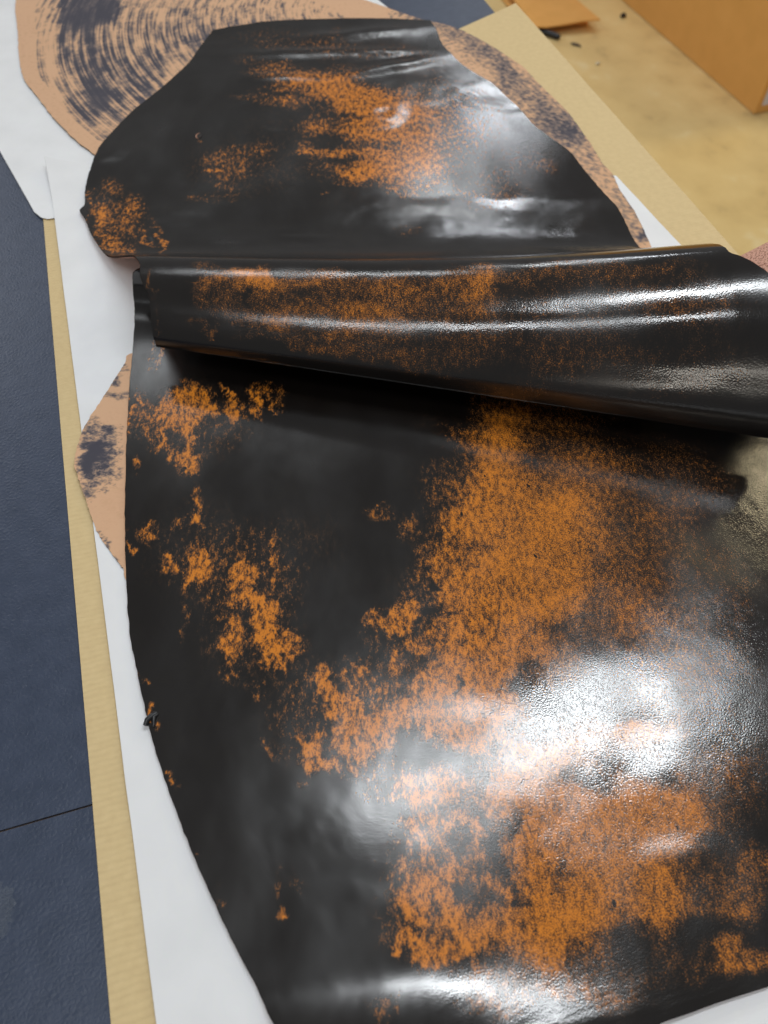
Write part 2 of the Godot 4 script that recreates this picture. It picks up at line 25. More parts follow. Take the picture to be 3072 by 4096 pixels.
const DYE_BACK := [-0.1729, 0.5477, 0.0735, -0.0017, 0.0066, 0.0586, 0.2200, -0.2855, 0.6491, 0.0445, -0.0017, 0.0182, 0.0888, 0.1500, -0.0604, 0.4657, 0.1323, -0.0034, 0.0061, 0.1658, 0.1800, 0.0935, 0.4715, 0.0878, -0.0017, -0.0078, 0.1323, 0.1600, -0.1379, 0.3174, 0.0451, 0.0000, 0.0021, 0.0268, 0.7000, -0.0998, 0.3526, 0.0471, 0.0000, 0.0013, 0.0235, 0.5500, -0.0770, 0.3350, 0.0535, 0.0000, 0.0010, 0.0218, 0.6000, -0.0419, 0.3116, 0.0362, 0.0000, 0.0004, 0.0168, 0.3500, -0.1094, 0.3869, 0.0395, -0.0101, 0.0022, 0.0168, 0.6500, -0.1559, 0.3844, 0.0347, 0.0000, 0.0010, 0.0117, 0.4000, -0.0520, 0.3761, 0.0407, 0.0000, 0.0013, 0.0436, 0.8000, -0.0168, 0.4079, 0.0456, 0.0000, 0.0005, 0.0486, 1.0000, 0.0175, 0.3970, 0.0402, 0.0000, -0.0004, 0.0419, 0.5500, 0.0282, 0.4439, 0.0503, -0.0017, -0.0007, 0.0402, 0.6000, -0.0386, 0.4548, 0.0499, 0.0000, 0.0005, 0.0201, 0.6200, -0.0052, 0.4740, 0.0439, 0.0000, 0.0001, 0.0201, 0.7500, -0.0837, 0.4405, 0.0160, -0.0268, 0.0095, 0.0184, 0.5500, -0.1406, 0.3585, 0.0411, 0.0000, 0.0012, 0.0151, 0.2500, -0.0697, 0.5050, 0.0296, 0.0000, 0.0005, 0.0117, 0.7200, -0.0374, 0.5042, 0.0269, 0.0000, 0.0004, 0.0151, 0.6000, -0.0917, 0.4967, 0.0162, -0.0017, 0.0008, 0.0134, 0.4500, 0.0056, 0.5126, 0.0375, -0.0017, -0.0001, 0.0335, 0.8000, 0.0380, 0.5017, 0.0431, 0.0000, -0.0012, 0.0486, 0.5500, 0.0003, 0.5461, 0.0576, -0.0017, -0.0000, 0.0285, 0.7500, -0.0364, 0.5477, 0.0262, -0.0017, 0.0004, 0.0184, 0.4500, 0.0368, 0.5494, 0.0366, -0.0017, -0.0007, 0.0268, 0.5000, 0.0716, 0.4724, 0.0439, -0.0017, -0.0034, 0.0771, 0.3200, 0.0761, 0.3694, 0.0525, 0.0000, -0.0029, 0.0653, 0.3000, 0.0207, 0.5779, 0.0307, -0.0017, -0.0002, 0.0134, 0.4000, -0.1915, 0.5469, 0.0074, 0.0000, 0.0008, 0.0067, 0.9000, -0.1989, 0.5511, 0.0053, 0.0000, 0.0006, 0.0050, 0.6000, -0.1823, 0.5578, 0.0131, 0.0000, 0.0012, 0.0101, 0.4500, -0.1756, 0.5235, 0.0187, 0.0000, 0.0031, 0.0285, 0.3800, -0.1458, 0.4983, 0.0215, -0.0017, 0.0015, 0.0168, 0.3000, -0.1392, 0.5126, 0.0075, 0.0000, 0.0017, 0.0201, 0.4000, -0.1969, 0.5243, 0.0107, 0.0000, 0.0017, 0.0134, 0.4000, -0.1624, 0.5477, 0.0079, 0.0000, 0.0019, 0.0184, 0.3500, -0.2068, 0.6072, 0.0122, 0.0000, 0.0014, 0.0101, 0.4200, -0.1866, 0.6064, 0.0102, 0.0000, 0.0015, 0.0117, 0.4000, -0.1669, 0.6005, 0.0081, 0.0000, 0.0011, 0.0101, 0.4000, -0.1800, 0.5771, 0.0155, 0.0000, 0.0018, 0.0151, 0.3000, -0.2136, 0.4900, 0.0027, 0.0000, 0.0004, 0.0034, 0.8000, -0.3023, 0.5879, 0.0152, -0.0017, 0.0037, 0.0184, 0.6000, -0.3040, 0.6315, 0.0126, 0.0000, 0.0046, 0.0235, 0.6200, -0.2835, 0.6591, 0.0220, -0.0017, 0.0080, 0.0385, 0.5800, -0.3000, 0.6700, 0.0074, 0.0034, 0.0033, 0.0385, 0.7000, -0.2805, 0.7086, 0.0130, 0.0168, -0.0032, 0.0201, 0.8000, -0.2615, 0.7186, 0.0144, 0.0000, 0.0043, 0.0184, 0.7500, -0.2640, 0.6575, 0.0149, 0.0000, 0.0079, 0.0402, 0.4200, -0.3185, 0.6214, 0.0043, 0.0017, 0.0043, 0.0385, 0.6000, -0.2733, 0.6198, 0.0152, 0.0000, 0.0035, 0.0201, 0.3500, -0.2428, 0.6968, 0.0028, -0.0050, 0.0104, 0.0218, 0.9000, -0.2290, 0.7010, 0.0030, -0.0017, 0.0076, 0.0302, 0.9500, -0.2403, 0.6658, 0.0026, -0.0017, 0.0090, 0.0285, 0.3500, -0.2238, 0.7111, 0.0019, 0.0000, 0.0033, 0.0168, 0.6000, -0.1449, 0.2286, 0.0947, 0.0000, 0.0030, 0.0385, 0.2600, -0.0493, 0.2613, 0.1054, 0.0000, 0.0008, 0.0302, 0.2800, -0.0696, 0.2152, 0.0089, 0.0000, 0.0007, 0.0184, 0.3000, 0.0431, 0.2864, 0.0550, 0.0000, -0.0009, 0.0369, 0.2500, -0.1771, 0.2864, 0.0245, 0.0000, 0.0013, 0.0134, 0.4000, -0.0061, 0.1943, 0.0772, 0.0000, 0.0001, 0.0168, 0.1500, 0.1238, 0.4322, 0.0450, -0.0017, -0.0044, 0.0586, 0.2400, 0.1712, 0.5117, 0.0588, -0.0017, -0.0042, 0.0369, 0.2000, 0.1284, 0.5729, 0.0615, -0.0017, -0.0034, 0.0369, 0.2200, 0.1855, 0.5251, 0.0158, 0.0000, -0.0019, 0.0151, 0.3000, 0.0856, 0.6022, 0.0804, -0.0034, -0.0022, 0.0352, 0.1800, 0.1826, 0.6231, 0.0590, -0.0017, -0.0046, 0.0335, 0.1200, 0.0244, 0.6575, 0.0145, -0.0017, -0.0003, 0.0134, 0.4000, -0.0658, 0.5913, 0.0071, 0.0000, 0.0002, 0.0050, 0.3000, -0.0737, 0.5343, 0.0212, 0.0000, 0.0010, 0.0201, 0.3000, -0.1217, 0.3761, 0.0350, 0.0117, -0.0002, 0.0084, -0.5000, -0.0738, 0.4087, 0.0123, -0.0201, 0.0088, 0.0184, -0.4000, -0.1592, 0.3467, 0.0355, 0.0000, 0.0011, 0.0117, -0.5000, -0.0503, 0.4330, 0.0281, 0.0000, 0.0002, 0.0084, -0.4000, 0.0003, 0.4916, 0.0325, -0.0017, -0.0000, 0.0084, -0.5000, 0.0277, 0.4732, 0.0164, 0.0000, -0.0001, 0.0084, -0.3000, -0.0582, 0.5243, 0.0160, 0.0000, 0.0004, 0.0101, -0.4000, -0.1182, 0.5745, 0.0617, -0.0034, 0.0038, 0.0469, -0.2000, -0.1007, 0.5260, 0.0265, -0.0017, 0.0015, 0.0235, -0.3000]
const DYE_ROLL := [-0.1141, 0.8670, 0.0281, -0.0024, 0.0009, 0.0119, 0.8000, -0.1296, 0.8753, 0.0281, -0.0027, 0.0013, 0.0181, 0.4200, -0.0739, 0.8688, 0.0394, -0.0030, 0.0005, 0.0108, 0.6200, -0.0886, 0.8935, 0.0470, -0.0054, 0.0005, 0.0229, 0.4200, -0.1050, 0.8817, 0.0198, -0.0019, 0.0006, 0.0121, 0.6000, -0.1363, 0.8993, 0.0160, -0.0022, 0.0005, 0.0262, 0.3400, -0.0268, 0.8695, 0.0424, -0.0024, 0.0002, 0.0130, 0.4200, -0.0188, 0.8913, 0.0530, -0.0043, 0.0001, 0.0189, 0.4000, 0.0267, 0.8705, 0.0374, -0.0013, -0.0003, 0.0162, 0.4200, 0.0603, 0.8685, 0.0293, -0.0003, -0.0009, 0.0227, 0.5000, 0.0799, 0.8771, 0.0144, -0.0003, -0.0010, 0.0283, 0.5000, 0.0264, 0.8968, 0.0479, -0.0035, -0.0001, 0.0170, 0.4200, -0.0493, 0.9133, 0.0575, -0.0067, -0.0001, 0.0165, 0.3800, -0.1041, 0.9205, 0.0355, -0.0049, -0.0002, 0.0127, 0.3600, 0.0002, 0.9206, 0.0597, -0.0065, 0.0000, 0.0146, 0.3600, 0.0630, 0.9102, 0.0289, -0.0022, 0.0002, 0.0232, 0.4000, -0.0886, 0.9393, 0.0430, -0.0022, -0.0006, 0.0062, 0.3000, -0.0265, 0.9414, 0.0567, -0.0003, -0.0009, 0.0078, 0.3400, 0.0414, 0.9383, 0.0441, -0.0057, 0.0002, 0.0121, 0.3400, -0.1570, 0.8905, 0.0057, -0.0008, 0.0012, 0.0283, 0.4200, -0.1478, 0.8773, 0.0121, -0.0013, 0.0009, 0.0113, 0.4000, -0.1559, 0.8593, 0.0164, -0.0013, 0.0010, 0.0084, 0.4200, -0.1998, 0.8866, 0.0017, 0.0000, 0.0018, 0.0259, 0.6200, -0.1965, 0.9391, 0.0017, -0.0003, -0.0012, 0.0194, 0.3600, -0.1457, 0.9372, 0.0032, -0.0005, -0.0002, 0.0065, 0.7000, -0.1566, 0.9356, 0.0122, -0.0019, -0.0001, 0.0046, 0.3000, 0.1189, 0.8591, 0.0629, 0.0024, -0.0011, 0.0105, 0.3600, 0.1894, 0.8518, 0.0652, 0.0057, -0.0016, 0.0081, 0.3600, 0.1684, 0.8840, 0.0919, 0.0005, -0.0011, 0.0235, 0.3000, 0.1271, 0.9161, 0.0551, -0.0038, 0.0014, 0.0275, 0.3200, 0.2198, 0.9280, 0.0774, -0.0057, 0.0031, 0.0213, 0.2400, 0.1015, 0.9605, 0.0567, -0.0097, 0.0022, 0.0148, 0.2200, 0.2334, 0.8844, 0.0437, 0.0008, -0.0009, 0.0237, 0.2200, -0.0494, 0.9179, 0.1137, -0.0019, -0.0023, 0.0273, 0.1400, -0.1170, 0.8995, 0.0020, 0.0003, -0.0016, 0.0113, -0.9000, -0.1808, 0.9107, 0.0147, -0.0022, -0.0004, 0.0424, -0.7000, -0.1368, 0.8892, 0.0088, -0.0011, 0.0003, 0.0057, -0.4000]
const FOLDS_BACK := [-0.1694, 0.3331, -0.0651, 0.3356, 0.0100, 0.0026, -0.0651, 0.3356, 0.0831, 0.2814, 0.0110, 0.0032, -0.1906, 0.2740, 0.0714, 0.2666, 0.0130, 0.0036, -0.1192, 0.2355, 0.0711, 0.1944, 0.0160, 0.0034, -0.0054, 0.4209, -0.0054, 0.4209, 0.0300, 0.0028, 0.0003, 0.4209, 0.0003, 0.4209, 0.0100, -0.0010, -0.1558, 0.3856, -0.1894, 0.3955, 0.0100, 0.0008, -0.1511, 0.4389, -0.1214, 0.4619, 0.0100, 0.0008, -0.3170, 0.4980, -0.3225, 0.5333, 0.0240, 0.0018, 0.0437, 0.6564, 0.0631, 0.6547, 0.0180, 0.0006, -0.1870, 0.6777, -0.0820, 0.6613, 0.0120, 0.0009, -0.2030, 0.6990, -0.1278, 0.6892, 0.0080, 0.0008, -0.1094, 0.6818, -0.0616, 0.6810, 0.0070, 0.0006, -0.2408, 0.6761, -0.2223, 0.7236, 0.0060, 0.0020]
const FOLDS_FRONT := [0.1542, 1.5456, 0.1888, 1.5390, 0.0200, -0.0006, 0.1112, 1.5010, 0.1722, 1.4798, 0.0240, 0.0006, 0.0458, 1.5390, 0.0704, 1.5361, 0.0180, -0.0003, 0.1517, 1.6224, 0.1974, 1.6159, 0.0090, 0.0007]
const STAIN_BACK := [-0.3714, 1.0774, 0.0975, -0.0926, -0.0121, -0.1574, 0.3000, -0.2455, 1.1568, 0.1617, 0.0000, 0.0140, -0.1073, 0.3000, 0.1740, 0.9590, 0.0384, -0.0913, -0.0290, -0.0463, 0.4200, 0.2285, 0.8552, 0.0282, -0.0871, -0.0300, -0.0371, 0.4000, 0.1087, 1.1295, 0.0642, -0.0668, -0.0134, -0.0480, 0.4000, 0.2654, 0.7297, 0.0097, -0.0400, -0.0295, -0.0281, 0.4000, -0.4395, 1.2136, 0.0466, 0.0000, 0.0195, -0.0860, 1.0000, -0.4025, 1.2284, 0.0269, 0.0000, 0.0121, -0.0586, 0.6000, -0.4315, 1.0902, 0.0087, 0.0000, 0.0179, -0.0755, 0.5000, -0.3962, 1.0774, 0.0372, 0.0000, 0.0137, -0.0622, 0.3500, -0.3624, 1.0045, 0.0422, -0.0517, -0.0115, -0.0528, 0.4000, -0.3760, 0.9590, 0.0289, -0.0387, -0.0139, -0.0463, 0.4000, -0.3280, 0.9212, 0.0378, -0.0515, -0.0124, -0.0370, 0.4500, -0.3191, 1.0281, 0.0343, -0.0501, -0.0161, -0.0501, 0.2500, -0.3033, 1.0774, 0.0362, -0.0482, -0.0184, -0.0760, 0.1500, -0.2911, 0.9702, 0.0271, -0.0392, -0.0137, -0.0392, 0.3500, -0.2668, 1.1707, 0.0523, -0.0552, -0.0091, -0.0714, 0.1500, -0.2448, 1.1031, 0.0451, -0.0309, -0.0015, -0.0364, 0.1500, -0.4652, 1.1430, 0.0103, 0.0000, 0.0087, -0.0350, -0.8000, -0.4459, 1.1031, 0.0075, 0.0000, 0.0057, -0.0233, -0.5000, -0.3303, 1.1991, 0.0331, 0.0000, 0.0059, -0.0343, -0.2500, 0.0334, 1.1991, 0.0265, 0.0000, -0.0003, -0.0172, 0.3000, 0.0905, 1.1499, 0.0261, -0.0210, -0.0056, -0.0256, 0.2500, 0.1313, 1.0902, 0.0245, -0.0318, -0.0117, -0.0331, 0.2500, 0.1570, 1.0281, 0.0140, -0.0179, -0.0156, -0.0410, 0.3500, 0.1886, 0.9871, 0.0222, -0.0283, -0.0159, -0.0392, 0.2000, 0.1803, 1.0500, 0.0128, -0.0210, -0.0072, -0.0160, -0.9000, 0.2090, 0.9159, 0.0205, -0.0400, -0.0184, -0.0319, 0.2000, 0.2272, 0.8850, 0.0099, -0.0194, -0.0138, -0.0231, 0.3000, 0.2598, 0.7549, 0.0084, -0.0260, -0.0193, -0.0218, 0.1000, 0.2748, 0.6958, 0.0031, -0.0128, -0.0194, -0.0180, 0.6000, 0.2074, 0.9480, 0.0115, 0.0000, -0.0040, -0.0324, -0.3000]
const STAIN_FRONT := [-0.2462, 0.3907, 0.0079, -0.0017, 0.0019, -0.0237, 0.6200, -0.2445, 0.4130, 0.0157, 0.0000, 0.0043, -0.0201, 0.4200, -0.2343, 0.3834, 0.0153, 0.0000, 0.0046, -0.0219, 0.4500, -0.2355, 0.3623, 0.0045, 0.0000, 0.0030, -0.0138, 0.5000, -0.2354, 0.4258, 0.0099, 0.0000, 0.0015, -0.0072, 0.5000, -0.2336, 0.3980, 0.0119, -0.0050, -0.0021, -0.0274, 0.3500, -0.2406, 0.4615, 0.0169, -0.0046, 0.0001, -0.0032, 0.6000, -0.2313, 0.4659, 0.0052, 0.0020, 0.0010, -0.0027, 0.6000, -0.2405, 0.4816, 0.0034, 0.0051, 0.0035, -0.0043, 0.8000, -0.2379, 0.5001, 0.0059, 0.0000, 0.0023, -0.0117, 0.3500, -0.2367, 0.3508, 0.0022, 0.0000, 0.0012, -0.0054, 0.9000, -0.2156, 0.3116, 0.0015, 0.0007, 0.0033, -0.0063, 0.7000, -0.2013, 0.2931, 0.0016, 0.0012, 0.0034, -0.0049, 0.8000, -0.2518, 0.4284, 0.0079, 0.0000, 0.0023, -0.0103, 0.3000]
const BRUSH_CENTRE := Vector2(0.0200, 1.2200)

const SUB := 16
const LIFT := 0.0011
const FOLD_X := Vector2(-0.21, 0.26)
const HIDE_THICK := 0.0016
const FLOOR_Y := -0.88
const HEADING := 0.29107          # the table is turned this far to the left of the camera's heading
const FRONT_BOX := Rect2(-0.36, 1.06, 0.86, 0.80)      # the pieces of the flattened hide that the two dye pictures cover
const BACK_BOX := Rect2(-0.50, 0.12, 0.94, 0.90)

var path_left := PackedVector2Array()
var path_right := PackedVector2Array()
var path_d := PackedFloat32Array()
var rough_edge := FastNoiseLite.new()
var waves := FastNoiseLite.new()
var taken := {}


func _ready() -> void:
	camera_and_light()
	structure()
	papers()
	pale_hides()
	marbled_hide()
	small_things()


# ---------------------------------------------------------------- camera, light

func camera_and_light() -> void:
	var cam := Camera3D.new()
	cam.name = "camera"
	add_child(cam)
	cam.position = Vector3(0, 0.5, 0)
	cam.rotation_degrees = Vector3(-55.5, 0, 0)
	cam.near = 0.02
	cam.far = 60.0
	var lens := CameraAttributesPhysical.new()
	lens.frustum_focal_length = 17.902
	lens.frustum_near = 0.02
	lens.frustum_far = 60.0
	lens.exposure_aperture = 4.8
	lens.frustum_focus_distance = 0.58
	cam.attributes = lens
	cam.fov = 67.668
	cam.current = true

	var around := WorldEnvironment.new()
	around.name = "surroundings"
	var e := Environment.new()
	e.background_mode = Environment.BG_COLOR
	e.background_color = Color(0.185, 0.186, 0.187).linear_to_srgb()
	e.tonemap_mode = Environment.TONE_MAPPER_LINEAR
	e.tonemap_exposure = 1.0
	e.sdfgi_enabled = true
	e.ssao_enabled = true
	e.ssil_enabled = true
	around.environment = e
	add_child(around)

	# the fluorescent fittings whose reflections lie on the leather
	lamp("fluorescent_lamp", Vector3(0.46, 1.75, -0.71), 17.0, Vector2(1.10, 0.11), 1.35, Color(0.965, 0.985, 1.0), "white fluorescent ceiling lamp above the near half of the folded hide")
	lamp("fluorescent_lamp", Vector3(-0.40, 1.75, 0.25), 11.0, Vector2(1.25, 0.07), 0.70, Color(0.965, 0.985, 1.0), "slim white fluorescent ceiling lamp straight above the camera and table edge")
	lamp("fluorescent_lamp", Vector3(-0.62, 1.75, -2.40), 4.0, Vector2(0.95, 0.10), 0.6, Color(0.965, 0.985, 1.0), "slim white fluorescent ceiling lamp over the table's far edge")
	lamp("fluorescent_lamp", Vector3(0.28, 1.75, -3.35), 11.0, Vector2(0.35, 0.30), 0.45, Color(0.965, 0.985, 1.0), "broad white fluorescent ceiling lamp ahead, past the far end of the table")
	lamp("fluorescent_lamp", Vector3(0.70, 1.75, -4.40), 11.0, Vector2(0.45, 0.40), 1.1, Color(0.95, 0.97, 1.0), "broad white fluorescent ceiling lamp farthest ahead beyond the table")
	lamp("fluorescent_lamp", Vector3(1.52, 1.75, -1.75), 11.0, Vector2(0.24, 0.18), 0.35, Color(1.0, 0.92, 0.74), "small warm ceiling lamp above the concrete floor and carton")
	lamp("fluorescent_lamp", Vector3(-2.50, 1.75, -2.90), 11.0, Vector2(1.15, 0.20), 3.4, Color(0.97, 0.98, 1.0), "white fluorescent ceiling lamp off to the left, past the table's far left corner")
	lamp("fluorescent_lamp", Vector3(2.60, 1.75, -3.20), 11.0, Vector2(1.15, 0.30), 2.2, Color(1.0, 0.90, 0.66), "broad warm ceiling lamp off to the right, above the concrete floor")
	lamp("fluorescent_lamp", Vector3(0.30, 1.75, 3.6), 11.0, Vector2(1.15, 0.30), 1.2, Color(1.0, 0.97, 0.92), "white fluorescent ceiling lamp far behind the camera")


func lamp(called: String, at: Vector3, turn: float, size: Vector2, energy: float, color: Color, label: String) -> void:
	var t := thing(called, label, "ceiling lamp", at, "ceiling lamps over the workshop")
	t.rotation_degrees.y = turn
	var body := mat(Color(0.7, 0.7, 0.7), 0.5)
	var st := SurfaceTool.new()
	st.begin(Mesh.PRIMITIVE_TRIANGLES)
	add_box(st, Vector3(0, 0.04, 0), Vector3(size.x + 0.06, 0.05, size.y + 0.04))
	part("housing", st.commit(), body, t)
	var glow := mat(Color(0.9, 0.9, 0.9), 0.6)
	glow.emission_enabled = true
	glow.emission = color
	glow.emission_energy_multiplier = 1.0
	st = SurfaceTool.new()
	st.begin(Mesh.PRIMITIVE_TRIANGLES)
	add_box(st, Vector3(0, 0.005, 0), Vector3(size.x, 0.016, size.y))
	part("lamp_diffuser", st.commit(), glow, t)
	var l := AreaLight3D.new()
	l.name = "lamp_light"
	l.area_size = size
	l.light_color = color
	l.light_energy = energy
	l.shadow_enabled = true
	l.rotation_degrees.x = -90
	l.position.y = -0.008
	t.add_child(l)


# ---------------------------------------------------------------- helpers

func thing(called: String, label: String, category: String, at := Vector3.ZERO, group := "") -> Node3D:
	var o := Node3D.new()
	o.name = numbered(called)
	add_child(o, true)
	o.position = at
	tag(o, label, category, group)
	return o


func numbered(called: String) -> String:
	var n: int = taken.get(called, -1) + 1
	taken[called] = n
	return called if n == 0 else "%s_%03d" % [called, n]


func tag(o: Node, label: String, category: String, group := "") -> void:
	o.set_meta("label", label)
	o.set_meta("category", category)
	if group:
		o.set_meta("group", group)


func part(called: String, mesh: Mesh, material: Material, parent: Node) -> MeshInstance3D:
	var o := MeshInstance3D.new()
	o.name = called
	o.mesh = mesh
	if material:
		o.material_override = material
	parent.add_child(o, true)
	return o


func lone(called: String, mesh: Mesh, material: Material, label: String, category: String, group := "") -> MeshInstance3D:
	var o := part(numbered(called), mesh, material, self)
	tag(o, label, category, group)
	return o


func mat(linear: Color, rough: float, shine := 0.5) -> StandardMaterial3D:
	var m := StandardMaterial3D.new()
	m.albedo_color = linear.linear_to_srgb()
	m.roughness = rough
	m.metallic_specular = shine
	return m


func noise(seed_: int, freq: float, octaves := 3, kind := FastNoiseLite.TYPE_SIMPLEX_SMOOTH) -> FastNoiseLite:
	var n := FastNoiseLite.new()
	n.seed = seed_
	n.noise_type = kind
	n.frequency = freq
	n.fractal_type = FastNoiseLite.FRACTAL_FBM if octaves > 1 else FastNoiseLite.FRACTAL_NONE
	n.fractal_octaves = octaves
	return n


func noise_bytes(n: FastNoiseLite, w: int, h: int, stretch_w := 1, stretch_h := 1) -> PackedByteArray:
	var im := n.get_image(w / stretch_w, h / stretch_h)
	im.convert(Image.FORMAT_L8)
	if stretch_w > 1 or stretch_h > 1:
		im.resize(w, h, Image.INTERPOLATE_CUBIC)
	return im.get_data()


func tiled(n: FastNoiseLite, size := 512) -> ImageTexture:
	var im := n.get_seamless_image(size, size, false, false, 0.15)
	im.convert(Image.FORMAT_L8)
	return ImageTexture.create_from_image(im)


func ramp_picture(n: FastNoiseLite, size: int, colors: Array, seamless := true) -> ImageTexture:
	# a noise picture coloured through evenly spaced linear colours
	var im := n.get_seamless_image(size, size, false, false, 0.15) if seamless else n.get_image(size, size)
	im.convert(Image.FORMAT_L8)
	var from := im.get_data()
	var look := PackedByteArray()
	for i in 256:
		var k := i / 255.0 * (colors.size() - 1)
		var a := mini(int(k), colors.size() - 2)
		var c: Color = (colors[a] as Color).lerp(colors[a + 1], k - a).linear_to_srgb()
		look.append_array([int(c.r * 255), int(c.g * 255), int(c.b * 255)])
	var to := PackedByteArray()
	to.resize(size * size * 3)
	for i in size * size:
		var k := from[i] * 3
		to[i * 3] = look[k]
		to[i * 3 + 1] = look[k + 1]
		to[i * 3 + 2] = look[k + 2]
	return ImageTexture.create_from_image(Image.create_from_data(size, size, false, Image.FORMAT_RGB8, to))


func in_world(m: StandardMaterial3D, per_metre: float) -> StandardMaterial3D:
	m.uv1_triplanar = true
	m.uv1_world_triplanar = true
	m.uv1_scale = Vector3.ONE * per_metre
	return m


func add_box(st: SurfaceTool, at: Vector3, size: Vector3, turned := Basis.IDENTITY) -> void:
	var b := BoxMesh.new()
	b.size = size
	st.append_from(b, 0, Transform3D(turned, at))


func box_mesh(size: Vector3, at := Vector3.ZERO, bevel := 0.0) -> ArrayMesh:
	# a box whose edges are chamfered
	var st := SurfaceTool.new()
	st.begin(Mesh.PRIMITIVE_TRIANGLES)
	if bevel <= 0.0:
		add_box(st, at, size)
		return st.commit()
	var h := size / 2.0
	var k := Vector3(h.x - bevel, h.y - bevel, h.z - bevel)
	var faces := []
	for axis in 3:
		for s in [-1.0, 1.0]:
			var u := (axis + 1) % 3
			var v := (axis + 2) % 3
			var q := []
			for c in [[-1, -1], [1, -1], [1, 1], [-1, 1]]:
				var p := Vector3.ZERO
				p[axis] = s * h[axis]
				p[u] = c[0] * k[u]
				p[v] = c[1] * k[v]
				q.append(p)
			faces.append(q)
	for axis in 3:
		var u := (axis + 1) % 3
		var v := (axis + 2) % 3
		for su in [-1.0, 1.0]:
			for sv in [-1.0, 1.0]:
				var q := []
				for c in [[-1.0, 0], [1.0, 0], [1.0, 1], [-1.0, 1]]:
					var p := Vector3.ZERO
					p[axis] = c[0] * k[axis]
					p[u] = su * (h[u] if c[1] == 0 else k[u])
					p[v] = sv * (k[v] if c[1] == 0 else h[v])
					q.append(p)
				faces.append(q)
	for sx in [-1.0, 1.0]:
		for sy in [-1.0, 1.0]:
			for sz in [-1.0, 1.0]:
				faces.append([Vector3(sx * h.x, sy * k.y, sz * k.z), Vector3(sx * k.x, sy * h.y, sz * k.z), Vector3(sx * k.x, sy * k.y, sz * h.z)])
	for q in faces:
		var mid := Vector3.ZERO
		for p in q:
			mid += p
		var n: Vector3 = (q[1] - q[0]).cross(q[2] - q[0]).normalized()
		if n.dot(mid) > 0:
			q.reverse()
			n = -n
		for i in range(1, q.size() - 1):
			for p in [q[0], q[i], q[i + 1]]:
				st.set_normal(-n)
				st.set_uv(Vector2(p.x, p.z))
				st.add_vertex(p + at)
	return st.commit()


func surface(mesh: ArrayMesh, v: PackedVector3Array, n: PackedVector3Array, uv: PackedVector2Array, idx: PackedInt32Array, m: Material) -> void:
	var a := []
	a.resize(Mesh.ARRAY_MAX)
	a[Mesh.ARRAY_VERTEX] = v
	a[Mesh.ARRAY_NORMAL] = n
	a[Mesh.ARRAY_TEX_UV] = uv
	a[Mesh.ARRAY_INDEX] = idx
	mesh.add_surface_from_arrays(Mesh.PRIMITIVE_TRIANGLES, a)
	mesh.surface_set_material(mesh.get_surface_count() - 1, m)


func curve_closed(points: Array, n: int) -> PackedVector2Array:
	# an even closed Catmull-Rom curve through the points
	var fine := PackedVector2Array()
	var c := points.size()
	for i in c:
		for k in 12:
			fine.append((points[i] as Vector2).cubic_interpolate(points[(i + 1) % c], points[(i + c - 1) % c], points[(i + 2) % c], k / 12.0))
	var total := 0.0
	for i in fine.size():
		total += fine[i].distance_to(fine[(i + 1) % fine.size()])
	var to := PackedVector2Array()
	var at := 0.0
	var want := 0.0
	for i in fine.size():
		var step := fine[i].distance_to(fine[(i + 1) % fine.size()])
		while want < at + step and to.size() < n:
			to.append(fine[i].lerp(fine[(i + 1) % fine.size()], (want - at) / step))
			want += total / n
		at += step
	return to


